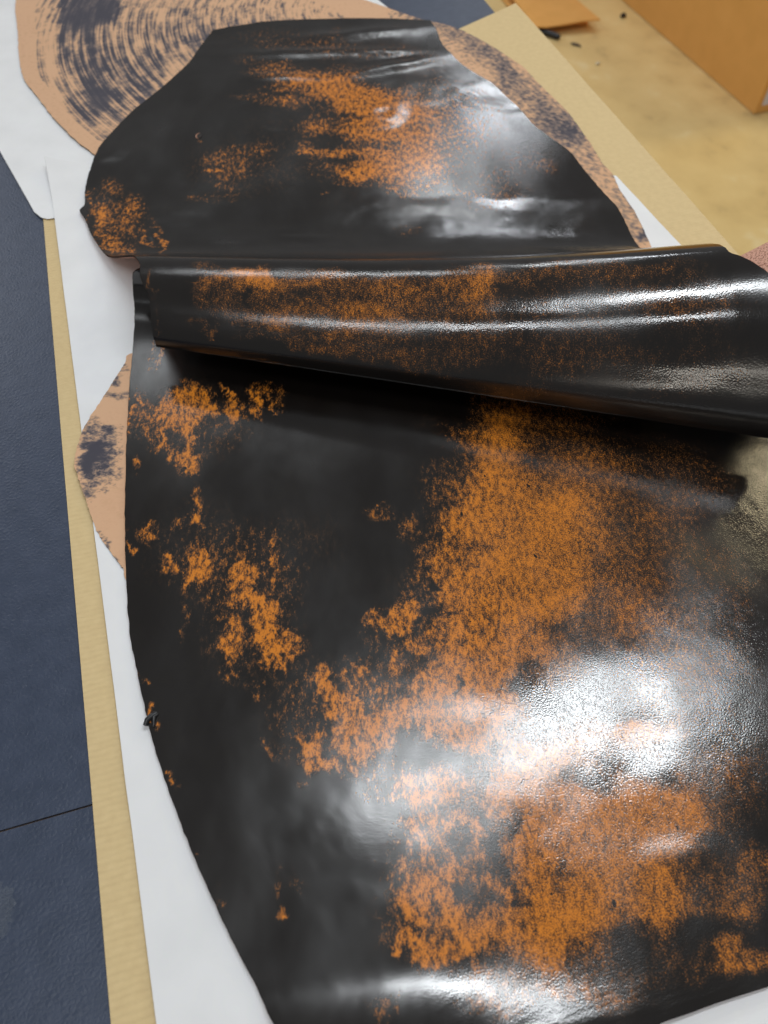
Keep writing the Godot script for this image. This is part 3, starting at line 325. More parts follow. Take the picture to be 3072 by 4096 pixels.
func fan_sheet(points: Array, count: int, y: Callable, thick: float, top: Material, under: Material, rim: Material, jitter := 0.0, smooth := true, box := Rect2(0, 0, 1, 1)) -> ArrayMesh:
	# a sheet of any outline that can be seen whole from its middle; (x, ahead) points, y(x, ahead) the height of its top
	var edge := curve_closed(points, count) if smooth else straight(points, count)
	var area := 0.0
	var mid := Vector2.ZERO
	for i in count:
		area += edge[i].cross(edge[(i + 1) % count])
		mid += edge[i] / count
	if area > 0:
		edge.reverse()   # clockwise from above, ahead being up
	const RINGS := 22
	var v := PackedVector3Array()
	var uv := PackedVector2Array()
	for r in RINGS + 1:
		for i in count + 1:
			var p := edge[i % count]
			if jitter > 0.0:
				p += (p - mid).normalized() * jitter * (rough_edge.get_noise_2d(p.x * 900.0, p.y * 900.0) + 0.6 * rough_edge.get_noise_2d(p.x * 250.0 + 77.0, p.y * 250.0))
			p = mid.lerp(p, sqrt(r / float(RINGS)))
			v.append(Vector3(p.x, y.call(p.x, p.y), -p.y))
			uv.append((p - box.position) / box.size)
	var w := count + 1
	var n := PackedVector3Array()
	for i in v.size():
		var p := v[i]
		var hx: float = y.call(p.x + 0.002, -p.z) - y.call(p.x - 0.002, -p.z)
		var hz: float = y.call(p.x, -p.z + 0.002) - y.call(p.x, -p.z - 0.002)
		n.append(Vector3(-hx, 0.004, hz).normalized())
	var idx := PackedInt32Array()
	var back := PackedInt32Array()
	for r in RINGS:
		for i in count:
			var a := r * w + i
			idx.append_array([a, a + w, a + w + 1, a, a + w + 1, a + 1])
			back.append_array([a, a + w + 1, a + w, a, a + 1, a + w + 1])
	var low := PackedVector3Array()
	var down := PackedVector3Array()
	for i in v.size():
		low.append(v[i] - n[i] * thick)
		down.append(-n[i])
	var rv := PackedVector3Array()
	var rn := PackedVector3Array()
	var ru := PackedVector2Array()
	var ri := PackedInt32Array()
	var first := RINGS * w
	for i in count + 1:
		var a := v[first + (i + count - 1) % count]
		var b := v[first + (i + 1) % count]
		var out := (b - a).cross(Vector3.UP).normalized()
		if out.dot(v[first + i] - Vector3(mid.x, v[first + i].y, -mid.y)) < 0:
			out = -out
		rv.append_array([v[first + i], low[first + i]])
		rn.append_array([out, out])
		ru.append_array([Vector2(i * 0.01, 0), Vector2(i * 0.01, 0.01)])
		if i < count:
			var k := i * 2
			ri.append_array([k, k + 1, k + 3, k, k + 3, k + 2])
	var mesh := ArrayMesh.new()
	surface(mesh, v, n, uv, idx, top)
	surface(mesh, low, down, uv, back, under)
	surface(mesh, rv, rn, ru, ri, rim)
	return mesh


func straight(points: Array, n: int) -> PackedVector2Array:
	# the polygon itself, its corners kept, with count points shared out over its sides
	var total := 0.0
	var c := points.size()
	for i in c:
		total += (points[i] as Vector2).distance_to(points[(i + 1) % c])
	var to := PackedVector2Array()
	for i in c:
		var a: Vector2 = points[i]
		var b: Vector2 = points[(i + 1) % c]
		var k := maxi(1, int(round(a.distance_to(b) / total * n))) if i < c - 1 else maxi(1, n - to.size())
		k = mini(k, maxi(1, n - to.size() - (c - 1 - i)))
		for j in k:
			to.append(a.lerp(b, j / float(k)))
	while to.size() < n:
		to.append(to[-1].lerp(points[0], 0.5))
	return to


func smooth(a: float, b: float, x: float) -> float:
	return smoothstep(a, b, x) if a < b else 1.0 - smoothstep(b, a, x)


# ---------------------------------------------------------------- floor and table

func structure() -> void:
	rough_edge.seed = 3
	rough_edge.frequency = 0.35
	waves.seed = 11
	waves.frequency = 1.0
	waves.noise_type = FastNoiseLite.TYPE_SIMPLEX_SMOOTH

	# floor: worn sealed concrete
	var concrete := mat(Color(1, 1, 1), 0.38, 0.45)
	concrete.albedo_texture = ramp_picture(noise(5, 0.009, 7), 1024, [Color(0.56, 0.42, 0.20), Color(0.74, 0.555, 0.255), Color(0.79, 0.60, 0.28), Color(0.82, 0.63, 0.30), Color(0.88, 0.74, 0.44)])
	concrete.heightmap_enabled = true
	concrete.heightmap_texture = tiled(noise(6, 0.03, 5))
	concrete.heightmap_scale = 0.15
	in_world(concrete, 0.62)
	var floor_o := part("floor", box_mesh(Vector3(14, 0.1, 14)), concrete, self)
	floor_o.position = Vector3(1, FLOOR_Y - 0.05, -3)
	floor_o.set_meta("kind", "structure")

	# work table, its top covered with dark blue vinyl in two panels that meet at a cut
	var t := thing("work_table", "work table covered in dark blue grained vinyl with a cut across it", "table", Vector3(0.158, 0, -1.2136))
	t.rotation.y = HEADING
	var wood := mat(Color(0.30, 0.19, 0.10), 0.6)
	wood.albedo_texture = ramp_picture(noise(9, 0.01, 4), 256, [Color(0.6, 0.55, 0.5), Color(1, 1, 1)])
	in_world(wood, 2.0)
	part("table_board", box_mesh(Vector3(1.30, 0.036, 2.30), Vector3(-0.652, -0.021, 0.80), 0.002), wood, t)
	for x in [-1.24, -0.07]:
		for z in [-0.27, 1.87]:
			part("leg", box_mesh(Vector3(0.07, -FLOOR_Y - 0.039, 0.07), Vector3(x, (FLOOR_Y - 0.039) / 2.0, z), 0.004), wood, t)
	var vinyl := mat(Color(1, 1, 1), 0.42, 0.45)
	vinyl.albedo_texture = ramp_picture(noise(15, 0.02, 5), 512, [Color(0.037, 0.051, 0.086), Color(0.044, 0.059, 0.098), Color(0.052, 0.068, 0.110)])
	vinyl.heightmap_enabled = true
	var skin := noise(16, 0.055, 2, FastNoiseLite.TYPE_CELLULAR)
	skin.cellular_return_type = FastNoiseLite.RETURN_DISTANCE2_SUB
	skin.domain_warp_enabled = true
	skin.domain_warp_amplitude = 14.0
	skin.domain_warp_frequency = 0.03
	vinyl.heightmap_texture = tiled(skin, 1024)
	vinyl.heightmap_scale = 0.03
	in_world(vinyl, 5.0)
	# where the cut crosses, in the table's own axes
	var inv := t.transform.affine_inverse()
	var a: Vector3 = inv * Vector3(SEAM[0].x, 0, -SEAM[0].y)
	var b: Vector3 = inv * Vector3(SEAM[1].x, 0, -SEAM[1].y)
	var slope := (b.z - a.z) / (b.x - a.x)
	var at_right := a.z + slope * (0.0 - a.x)
	var at_left := a.z + slope * (-1.30 - a.x)
	for k in 2:
		var far := k == 0
		var pts: Array
		var gap := 0.0006
		if far:
			pts = [Vector2(-1.304, 0.352), Vector2(0.003, 0.352), Vector2(0.003, -at_right + gap), Vector2(-1.304, -at_left + gap)]
		else:
			pts = [Vector2(-1.304, -at_left - gap), Vector2(0.003, -at_right - gap), Vector2(0.003, -1.953), Vector2(-1.304, -1.953)]
		var edge_y := func(_x: float, _f: float) -> float: return 0.0
		part("vinyl_panel", fan_sheet(pts, 200, edge_y, 0.0026, vinyl, vinyl, vinyl, 0.0, false), null, t)


# ---------------------------------------------------------------- papers

func quad_sheet(q: Array, nu: int, nw: int, y: Callable, thick: float, m: Material) -> ArrayMesh:
	# q: far left, far right, near right, near left as (x, ahead)
	var v := PackedVector3Array()
	var uv := PackedVector2Array()
	for j in nw + 1:
		for i in nu + 1:
			var a: Vector2 = (q[0] as Vector2).lerp(q[1], i / float(nu))
			var b: Vector2 = (q[3] as Vector2).lerp(q[2], i / float(nu))
			var p := a.lerp(b, j / float(nw))
			var at := Vector3(p.x, y.call(p.x, p.y, i / float(nu), j / float(nw)), -p.y)
			v.append(at)
			uv.append(p)
	var w := nu + 1
	var n := PackedVector3Array()
	for j in nw + 1:
		for i in w:
			var du := v[j * w + mini(i + 1, nu)] - v[j * w + maxi(i - 1, 0)]
			var dw := v[mini(j + 1, nw) * w + i] - v[maxi(j - 1, 0) * w + i]
			n.append(dw.cross(du).normalized())
	return slab(v, n, uv, w, nw + 1, thick, m, m, m)


func slab(v: PackedVector3Array, n: PackedVector3Array, uv: PackedVector2Array, w: int, rows: int, thick: float, top: Material, under: Material, rim: Material, ends := [true, true]) -> ArrayMesh:
	var idx := PackedInt32Array()
	var back := PackedInt32Array()
	for j in rows - 1:
		for i in w - 1:
			var a := j * w + i
			idx.append_array([a, a + 1, a + w + 1, a, a + w + 1, a + w])
			back.append_array([a, a + w + 1, a + 1, a, a + w, a + w + 1])
	var low := PackedVector3Array()
	var down := PackedVector3Array()
	low.resize(v.size())
	down.resize(v.size())
	for i in v.size():
		low[i] = v[i] - n[i] * thick
		down[i] = -n[i]
	var rv := PackedVector3Array()
	var rn := PackedVector3Array()
	var ru := PackedVector2Array()
	var ri := PackedInt32Array()
	var sides := [[range(0, rows).map(func(j): return j * w), 1], [range(0, rows).map(func(j): return j * w + w - 1), -1]]
	if ends[0]:
		sides.append([range(0, w), w])
	if ends[1]:
		sides.append([range((rows - 1) * w, rows * w), -w])
	for side in sides:
		var list: Array = side[0]
		var at := rv.size()
		for k in list.size():
			var i: int = list[k]
			var out := (v[i] - v[i + side[1]]).normalized()
			rv.append_array([v[i], v[i] - n[i] * thick * 0.5 + out * thick * 0.25, low[i]])
			rn.append_array([(out + n[i]).normalized(), out, (out - n[i]).normalized()])
			ru.append_array([uv[i], uv[i] + Vector2(0.001, 0.001), uv[i] + Vector2(0.002, 0.002)])
			if k < list.size() - 1:
				for h in 2:
					var c := at + k * 3 + h
					ri.append_array([c, c + 1, c + 4, c, c + 4, c + 3])
	var mesh := ArrayMesh.new()
	surface(mesh, v, n, uv, idx, top)
	surface(mesh, low, down, uv, back, under)
	surface(mesh, rv, rn, ru, ri, rim)
	return mesh


func papers() -> void:
	# kraft paper with faint ribs across
	var kraft := mat(Color(1, 1, 1), 0.75, 0.35)
	kraft.albedo_texture = ramp_picture(noise(21, 0.05, 5), 512, [Color(0.685, 0.515, 0.275), Color(0.715, 0.545, 0.29), Color(0.745, 0.57, 0.31)])
	kraft.heightmap_enabled = true
	kraft.heightmap_texture = ribs()
	kraft.heightmap_scale = 0.035
	kraft.uv1_scale = Vector3(4, 4, 1)
	var kraft_y := func(x: float, f: float, u: float, _w: float) -> float:
		return 0.0009 + 0.0006 * (waves.get_noise_2d(x * 3.0, f * 3.0) + 1.0) * smooth(0.04, 0.0, minf(u, 1.0 - u))
	lone("kraft_paper", quad_sheet(KRAFT, 120, 160, kraft_y, 0.0003, kraft), null, "long tan ribbed kraft paper laid over the blue table, lowest of the papers", "paper")

	var white := mat(Color(1, 1, 1), 0.55, 0.4)
	white.albedo_texture = ramp_picture(noise(25, 0.008, 4), 512, [Color(0.81, 0.815, 0.82), Color(0.86, 0.86, 0.865), Color(0.89, 0.895, 0.90)])
	white.heightmap_enabled = true
	white.heightmap_texture = tiled(noise(26, 0.02, 5))
	white.heightmap_scale = 0.02
	in_world(white, 3.0)
	var back_y := func(x: float, f: float) -> float:
		return 0.0020 + 0.0007 * (waves.get_noise_2d(x * 4.0 + 9.0, f * 4.0) + 1.0)
	lone("white_paper", fan_sheet(WHITE_BACK, 240, back_y, 0.0003, white, white, white, 0.0, false), null, "white paper sheet at the far left under the pale brush-stained hide", "paper", "white paper sheets under the hides")
	var front_y := func(x: float, f: float, u: float, w: float) -> float:
		var far := Vector2(u * 1.0, w * 1.45)
		var lift := 0.012 * pow(clampf(1.0 - (far.x * 0.9 + far.y) / 0.13, 0.0, 1.0), 2.0)
		var kink := 0.0005 * bumpy(x, f) + 0.0016 * exp(-pow((f - 0.135) / 0.02, 2.0)) * smooth(0.10, 0.0, u)
		return 0.0034 + 0.0006 * waves.get_noise_2d(x * 5.0, f * 5.0) + lift + kink
	lone("white_paper", quad_sheet(WHITE_FRONT, 200, 260, front_y, 0.0003, white), null, "white paper sheet with a curled corner, lying along the kraft paper strip", "paper", "white paper sheets under the hides")


func bumpy(x: float, f: float) -> float:
	# soft dents and creases of handled paper
	return 1.0 - absf(waves.get_noise_2d(x * 11.0 + f * 3.0, f * 7.0)) * 2.2


func ribs() -> ImageTexture:
	# 0.25 m of paper: fine ribs that run across the roll, wavering a little
	const N := 1024
	var n := noise_bytes(noise(31, 0.02, 4), N, N)
	var b := PackedByteArray()
	b.resize(N * N)
	for y in N:
		for x in N:
			var k := n[y * N + x]
			b[y * N + x] = int(128.0 + 70.0 * sin((y - x * 0.30) * TAU / 18.0 + k * 0.009) + (k - 128) * 0.35)
	return ImageTexture.create_from_image(Image.create_from_data(N, N, false, Image.FORMAT_L8, b))


# ---------------------------------------------------------------- dye patterns

func dye_map(lists: Array, box: Rect2, size: int, warp := 0.006, seed_ := 41, gain := 1.0, most := 1.0) -> Image:
	# how much of the undyed colour shows, as a small picture: the sum of soft ellipses (centre, two half axes, amount)
	var sum := PackedFloat32Array()
	sum.resize(size * size)
	for list in lists:
		for k in range(0, list.size(), 7):
			var c := Vector2(list[k], list[k + 1])
			var a := Vector2(list[k + 2], list[k + 3])
			var b := Vector2(list[k + 4], list[k + 5])
			var det := a.cross(b)
			if absf(det) < 1e-9:
				continue
			var reach := Vector2(absf(a.x) + absf(b.x), absf(a.y) + absf(b.y)) * 1.5
			var p0 := (c - reach - box.position) / box.size * size
			var p1 := (c + reach - box.position) / box.size * size
			for y in range(maxi(0, int(p0.y)), mini(size, int(p1.y) + 2)):
				for x in range(maxi(0, int(p0.x)), mini(size, int(p1.x) + 2)):
					var p := box.position + Vector2(x + 0.5, y + 0.5) / size * box.size - c
					var r := sqrt(pow(p.cross(b) / det, 2.0) + pow(a.cross(p) / det, 2.0))
					var share := 1.0 - smoothstep(0.3, 1.4, r)
					var i := y * size + x
					if list[k + 6] > 0:
						sum[i] += list[k + 6] * share
					else:
						sum[i] *= 1.0 + list[k + 6] * share
	var n := noise(seed_, 0.05, 4)
	var bytes := PackedByteArray()
	bytes.resize(size * size)
	var amount := warp / box.size.x * size
	for y in size:
		for x in size:
			var u := clampf(x + n.get_noise_2d(x, y) * amount * 2.0, 0, size - 1)
			var w := clampf(y + n.get_noise_2d(x + 500.0, y) * amount * 3.0, 0, size - 1)
			bytes[y * size + x] = int(clampf(sum[int(w) * size + int(u)] * gain, 0.0, most) * 255.0)
	return Image.create_from_data(size, size, false, Image.FORMAT_L8, bytes)


func blend(amount: PackedByteArray, coarse: PackedByteArray, fine: PackedByteArray, grainy: PackedByteArray, colors: Array, size: int, coarse_k: Vector2, fine_k: Vector2, tone: PackedByteArray) -> ImageTexture:
	var look := PackedByteArray()
	for i in 256:
		var k := i / 255.0 * (colors.size() - 1)
		var a := mini(int(k), colors.size() - 2)
		var c: Color = (colors[a] as Color).lerp(colors[a + 1], k - a).linear_to_srgb()
		look.append_array([int(c.r * 255), int(c.g * 255), int(c.b * 255)])
	var to := PackedByteArray()
	to.resize(size * size * 3)
	var c0 := int(coarse_k.x * 256)
	var c1 := int((coarse_k.y - coarse_k.x) * 256)
	var f0 := int(fine_k.x * 256)
	var f1 := int((fine_k.y - fine_k.x) * 256)
	for i in size * size:
		var g := grainy[i]
		var share := mini(256, 6 + amount[i] * 5)
		var v := (amount[i] << 8) + (((coarse[i] - 128) * (c0 + ((g * c1) >> 8)) + (fine[i] - 128) * (f0 + ((g * f1) >> 8))) * share >> 8)
		v = (v >> 8) + ((tone[i] - 128) >> 2)
		v = clampi(v, 0, 255) * 3
		to[i * 3] = look[v]
		to[i * 3 + 1] = look[v + 1]
		to[i * 3 + 2] = look[v + 2]
	return ImageTexture.create_from_image(Image.create_from_data(size, size, false, Image.FORMAT_RGB8, to))


func grown(im: Image, size: int) -> PackedByteArray:
	im.resize(size, size, Image.INTERPOLATE_CUBIC)
	return im.get_data()


# ---------------------------------------------------------------- pale hides

func pale_hides() -> void:
	var tan := [Color(0.070, 0.066, 0.084), Color(0.12, 0.103, 0.112), Color(0.25, 0.185, 0.16), Color(0.44, 0.29, 0.20), Color(0.66, 0.395, 0.235), Color(0.72, 0.44, 0.27)]
	var box := Rect2(-0.80, 0.50, 1.20, 1.05)
	const N := 1024
	# brush strokes: noise that is long along arcs round a centre and fine across them
	var stroke := noise(51, 1.0, 4)
	var arcs := PackedByteArray()
	arcs.resize(N * N)
	for y in N:
		for x in N:
			var p := box.position + Vector2(x, y) / N * box.size
			var q := p - BRUSH_CENTRE
			var r := q.length()
			var side := smoothstep(0.02, 0.14, p.x)
			var v := (0.6 * stroke.get_noise_2d(r * 300.0, q.angle() * 2.6) + 0.5 * stroke.get_noise_2d(r * 90.0 + 60.0, q.angle() * 3.0) + 0.3 * stroke.get_noise_2d(p.x * 40.0 + 9.0, p.y * 30.0)) * (1.0 - side) + stroke.get_noise_2d(p.x * 110.0 + 40.0 + p.y * 70.0, p.y * 60.0 - p.x * 50.0) * 0.30 * side
			arcs[y * N + x] = clampi(int(128 + v * 230.0), 0, 255)
	var stain := dye_map([STAIN_BACK], box, 256, 0.004, 52, 0.92)
	# a clean band along the left edge
	var s := stain.get_size().x
	var edge := curve_closed(PALE_BACK, 160)
	for y in s:
		for x in s:
			var p := box.position + Vector2(x + 0.5, y + 0.5) / s * box.size
			if p.x > -0.1:
				continue
			var near := 1.0
			for e in edge:
				if e.x < -0.15:
					near = minf(near, e.distance_squared_to(p))
			var k := smoothstep(0.018, 0.027, sqrt(near))
			stain.set_pixel(x, y, Color.from_hsv(0, 0, stain.get_pixel(x, y).r * k))
	stain.convert(Image.FORMAT_L8)
	var amount := grown(stain, N)
	for i in amount.size():
		amount[i] = 255 - mini(amount[i], 240)
	var fine := noise_bytes(noise(53, 0.16, 3), N, N)
	var tone := noise_bytes(noise(54, 0.012, 4), N, N)
	var grainy := PackedByteArray()
	grainy.resize(N * N)
	grainy.fill(128)
	var clean := PackedByteArray()
	clean.resize(N * N)
	for i in N * N:
		clean[i] = 128 + int((arcs[i] - 128) * (1.0 if amount[i] < 250 else 0.1))
	var flesh := mat(Color(1, 1, 1), 0.72, 0.35)
	flesh.albedo_texture = blend(amount, clean, fine, grainy, tan, N, Vector2(1.7, 1.7), Vector2(0.5, 0.5), tone)
	flesh.texture_repeat = false
	var dark_rim := mat(Color(0.06, 0.045, 0.04), 0.7)
	var under := mat(Color(0.5, 0.32, 0.2), 0.8)
	var back_y := func(x: float, f: float) -> float:
		return 0.0050 + 0.0008 * waves.get_noise_2d(x * 6.0, f * 6.0)
	lone("pale_hide", fan_sheet(PALE_BACK, 420, back_y, 0.0016, flesh, under, dark_rim, 0.0012, true, box), null, "pale tan hide with dark brush strokes, lying beneath the far half of the folded hide", "leather hide", "pale hides lying flesh side up")

	var box2 := Rect2(-0.40, 0.22, 0.50, 0.36)
	const M := 512
	var stain2 := dye_map([STAIN_FRONT], box2, 256, 0.003, 56)
	var amount2 := grown(stain2, M)
	for i in amount2.size():
		amount2[i] = 255 - amount2[i]
	var speck := noise(57, 0.09, 5)
	speck.fractal_gain = 0.8
	var coarse2 := noise_bytes(speck, M, M)
	for i in M * M:
		coarse2[i] = 128 + int((coarse2[i] - 128) * (1.0 if amount2[i] < 245 else 0.15))
	var fine2 := noise_bytes(noise(58, 0.3, 2), M, M)
	var tone2 := noise_bytes(noise(59, 0.02, 4), M, M)
	var grainy2 := PackedByteArray()
	grainy2.resize(M * M)
	grainy2.fill(128)
	var flesh2 := mat(Color(1, 1, 1), 0.72, 0.35)
	flesh2.albedo_texture = blend(amount2, coarse2, fine2, grainy2, tan, M, Vector2(1.6, 1.6), Vector2(0.15, 0.15), tone2)
	flesh2.texture_repeat = false
	lone("pale_hide", fan_sheet(PALE_FRONT, 300, back_y, 0.0016, flesh2, under, dark_rim, 0.0010, true, box2), null, "pale tan hide with few dark smudges, showing left of the folded hide's near half", "leather hide", "pale hides lying flesh side up")


# ---------------------------------------------------------------- the marbled hide

func hermite(c: Array, t: float) -> Vector2:
	var n := c.size()
	var i := clampi(int(floor(t)), 0, n - 2)
	var u := t - i
	var p0: Vector2 = c[maxi(i - 1, 0)]
	var p1: Vector2 = c[i]
	var p2: Vector2 = c[i + 1]
	var p3: Vector2 = c[mini(i + 2, n - 1)]
	var d0 := p1.distance_to(p0) + 1e-9
	var d1 := p2.distance_to(p1) + 1e-9
	var d2 := p3.distance_to(p2) + 1e-9
	var m1 := ((p1 - p0) / d0 * d1 + (p2 - p1) / d1 * d0) / (d0 + d1) * d1
	var m2 := ((p2 - p1) / d1 * d2 + (p3 - p2) / d2 * d1) / (d1 + d2) * d1
	return (2 * u * u * u - 3 * u * u + 1) * p1 + (u * u * u - 2 * u * u + u) * m1 + (-2 * u * u * u + 3 * u * u) * p2 + (u * u * u - u * u) * m2


func prepare_fold() -> void:
	var count := (PROFILE_LEFT.size() - 1) * SUB + 1
	var d := 0.0
	for i in count:
		path_left.append(hermite(PROFILE_LEFT, i / float(SUB)))
		path_right.append(hermite(PROFILE_RIGHT, i / float(SUB)))
		if i > 0:
			d += (path_left[i].distance_to(path_left[i - 1]) + path_right[i].distance_to(path_right[i - 1])) / 2.0
		path_d.append(d)


func on_hide(x: float, d: float) -> Vector3:
	# where the point x across, d along the flattened hide lies
	var i := clampi(path_d.bsearch(d) - 1, 0, path_d.size() - 2)
	var u := (d - path_d[i]) / maxf(path_d[i + 1] - path_d[i], 1e-9)
	var k := i + u
	var w := clampf((x - FOLD_X.x) / (FOLD_X.y - FOLD_X.x), -0.2, 1.4)
	var q := path_left[i].lerp(path_left[i + 1], u).lerp(path_right[i].lerp(path_right[i + 1], u), w)
	var y := q.y
	if y > 0.0065:
		y = 0.0065 + (y - 0.0065) * (1.0 - 0.1 * clampf(4.5 - k / SUB / 2.0, 0.0, 1.0) * sin(PI * clampf(w, 0.0, 1.0)))
	return Vector3(x, y + LIFT, -q.x)


func edge_at(list: Array, d: float) -> float:
	var i := 0
	while i < list.size() - 2 and list[i + 1].y < d:
		i += 1
	var u := clampf((d - list[i].y) / maxf(list[i + 1].y - list[i].y, 1e-6), 0.0, 1.0)
	if i > 0 and i < list.size() - 2 and maxf(list[i].y - list[i - 1].y, list[i + 2].y - list[i + 1].y) < 0.06:
		var h: float = list[i + 1].y - list[i].y
		var m0: float = (list[i + 1].x - list[i - 1].x) / maxf(list[i + 1].y - list[i - 1].y, 1e-6) * h
		var m1: float = (list[i + 2].x - list[i].x) / maxf(list[i + 2].y - list[i].y, 1e-6) * h
		var most: float = absf(list[i + 1].x - list[i].x) * 2.0 + 0.0005
		m0 = clampf(m0, -most, most)
		m1 = clampf(m1, -most, most)
		return (2 * u * u * u - 3 * u * u + 1) * list[i].x + (u * u * u - 2 * u * u + u) * m0 + (-2 * u * u * u + 3 * u * u) * list[i + 1].x + (u * u * u - u * u) * m1
	return lerpf(list[i].x, list[i + 1].x, u)


func bumps(list: Array, x: float, d: float) -> float:
	var y := 0.0
	var p := Vector2(x, d)
	for k in range(0, list.size(), 6):
		var a := Vector2(list[k], list[k + 1])
		var b := Vector2(list[k + 2], list[k + 3])
		var s: float = list[k + 4]
		# a soft swelling, long along a to b
		var long := b - a
		var half := maxf(long.length() * 0.5, s)
		var dir := long.normalized() if long.length() > 1e-5 else Vector2.RIGHT
		var q := p - (a + b) * 0.5
		var l := q.dot(dir) / half
		var c := (q.dot(dir.orthogonal()) + 0.25 * s * waves.get_noise_2d(p.x * 14.0, p.y * 14.0 + k)) / s
		var r := l * l * l * l * 0.5 + l * l * 0.5 + c * c
		if r < 9.0:
			y += list[k + 5] * exp(-r)
	return y


func marbled_hide() -> void:
	prepare_fold()
	var t := thing("marbled_hide", "glossy black and orange marbled leather hide folded over itself across the middle", "leather hide")
	var d4 := path_d[4 * SUB]
	var d11 := path_d[11 * SUB]
	var d18 := path_d[18 * SUB]
	var last: float = HIDE_LEFT[-1].y
	var top0: float = HIDE_TOP[0].y
	# rows along the hide, close together in the fold
	var rows := PackedFloat32Array()
	var d := top0
	var cuts := [d4, d11, last]
	var cut_rows := []
	while true:
		rows.append(d)
		if d >= last - 1e-6:
			break
		var step := 0.002 if d > d4 - 0.08 and d < d18 + 0.03 else 0.004
		var next: float = cuts[cut_rows.size()]
		if d + step * 1.4 >= next:
			d = next
			cut_rows.append(rows.size())
		else:
			d += step
	const COLS := 220
	var w := COLS + 1
	var v := PackedVector3Array()
	var flat := PackedVector2Array()
	v.resize(rows.size() * w)
	flat.resize(rows.size() * w)
	for j in rows.size():
		var dr := rows[j]
		var near := 1.0 - smoothstep(top0, top0 + 0.15, dr)
		for i in w:
			var u := i / float(COLS)
			var dd := dr
			if near > 0.0:
				dd += (top_at(u) - top0) * near
			var l := edge_at(HIDE_LEFT, maxf(dd, top0)) + 0.0007 * rough_edge.get_noise_2d(dd * 700.0, 3.0)
			var r := edge_at(HIDE_RIGHT, maxf(dd, HIDE_RIGHT[0].y)) + 0.0007 * rough_edge.get_noise_2d(dd * 700.0, 90.0)
			var x := lerpf(l, r, u)
			flat[j * w + i] = Vector2(x, dd)
			var p := on_hide(x, dd)
			if dd < d4:
				var calm := 1.0 - smoothstep(d4 - 0.05, d4, dd)
				p.y += calm * (bumps(FOLDS_BACK, x, dd) + 0.0008 * (waves.get_noise_2d(x * 7.0, dd * 9.0) + 0.4) + 0.0002 * waves.get_noise_2d(x * 22.0, dd * 26.0))
				p.y = maxf(p.y, 0.0072)
			elif dd > d18:
				var calm := smoothstep(d18, d18 + 0.10, dd)
				p.y += calm * (bumps(FOLDS_FRONT, x, dd) + 0.0005 * (waves.get_noise_2d(x * 6.0 + 30.0, dd * 6.0) + 0.4) + 0.00008 * waves.get_noise_2d(x * 24.0, dd * 24.0))
				# the near edge lifts off the table
				var f := -p.z
				var e := clampf(0.013 - (f - 0.022 - 0.154 * x), 0.0, 0.045)
				p.y += 6.6 * e * e * smooth(0.22, -0.10, x)
			else:
				p.y += 0.0004 * waves.get_noise_2d(x * 8.0, dd * 12.0)
				# the inner layer turns up at the right, where its flesh side shows past the outer one
				p.y += 0.048 * smooth(0.255, 0.325, x) * smooth(path_d[12 * SUB], path_d[14 * SUB], dd) * smooth(path_d[17 * SUB], path_d[15 * SUB], dd)
			v[j * w + i] = p
	var n := PackedVector3Array()
	n.resize(v.size())
	for j in rows.size():
		for i in w:
			var du := v[j * w + mini(i + 1, COLS)] - v[j * w + maxi(i - 1, 0)]
			var dw := v[mini(j + 1, rows.size() - 1) * w + i] - v[maxi(j - 1, 0) * w + i]
			n[j * w + i] = dw.cross(du).normalized()

	var front := dyed_leather(FRONT_BOX, [DYE_FRONT], 61, true)
	var back := dyed_leather(BACK_BOX, [DYE_BACK, DYE_ROLL], 71, false)
	var flesh := mat(Color(1, 1, 1), 0.8, 0.3)
	flesh.albedo_texture = ramp_picture(noise(81, 0.16, 3), 512, [Color(0.10, 0.035, 0.02), Color(0.30, 0.12, 0.08), Color(0.74, 0.42, 0.31), Color(0.78, 0.46, 0.34), Color(0.80, 0.48, 0.36)])
	flesh.uv1_scale = Vector3(7, 7, 1)
	var rim := mat(Color(1, 1, 1), 0.6, 0.4)
	rim.albedo_texture = ramp_picture(noise(82, 0.02, 4), 256, [Color(0.02, 0.012, 0.01), Color(0.06, 0.03, 0.02), Color(0.30, 0.16, 0.11)])
	rim.uv1_scale = Vector3(12, 12, 1)
	var from := 0
	var names := ["far_half", "folded_ridge", "near_half"]
	for k in 3:
		var to: int = cut_rows[k]
		var box := FRONT_BOX if k == 2 else BACK_BOX
		var uv := PackedVector2Array()
		for i in range(from * w, (to + 1) * w):
			uv.append((flat[i] - box.position) / box.size)
		var mesh := slab(v.slice(from * w, (to + 1) * w), n.slice(from * w, (to + 1) * w), uv, w, to - from + 1, HIDE_THICK, front if k == 2 else back, flesh, rim, [k == 0, k == 2])
		part(names[k], mesh, null, t)
		from = to

	# the torn strip that sticks out of the left edge, and the small hole in the far half
	var black := mat(Color(0.014, 0.013, 0.014), 0.38)
	var st := SurfaceTool.new()
	st.begin(Mesh.PRIMITIVE_TRIANGLES)
	var a := on_hide(TORN[0].x, TORN[0].y)
	var b := on_hide((TORN[1].x + TORN[2].x) / 2.0, (TORN[1].y + TORN[2].y) / 2.0)
	tube(st, [a + Vector3(0.004, 0.0004, 0.0), a + Vector3(0.001, 0.0012, 0.003), a.lerp(b, 0.6) + Vector3(0, 0.0012, 0), b + Vector3(0, 0.0004, 0)], [0.0018, 0.0022, 0.0019, 0.0018])
	st.generate_normals()
	part("torn_strip", st.commit(), black, t)
	st = SurfaceTool.new()
	st.begin(Mesh.PRIMITIVE_TRIANGLES)
	var c := on_hide(TORN[3].x, TORN[3].y)
	var e2 := on_hide(TORN[4].x, TORN[4].y)
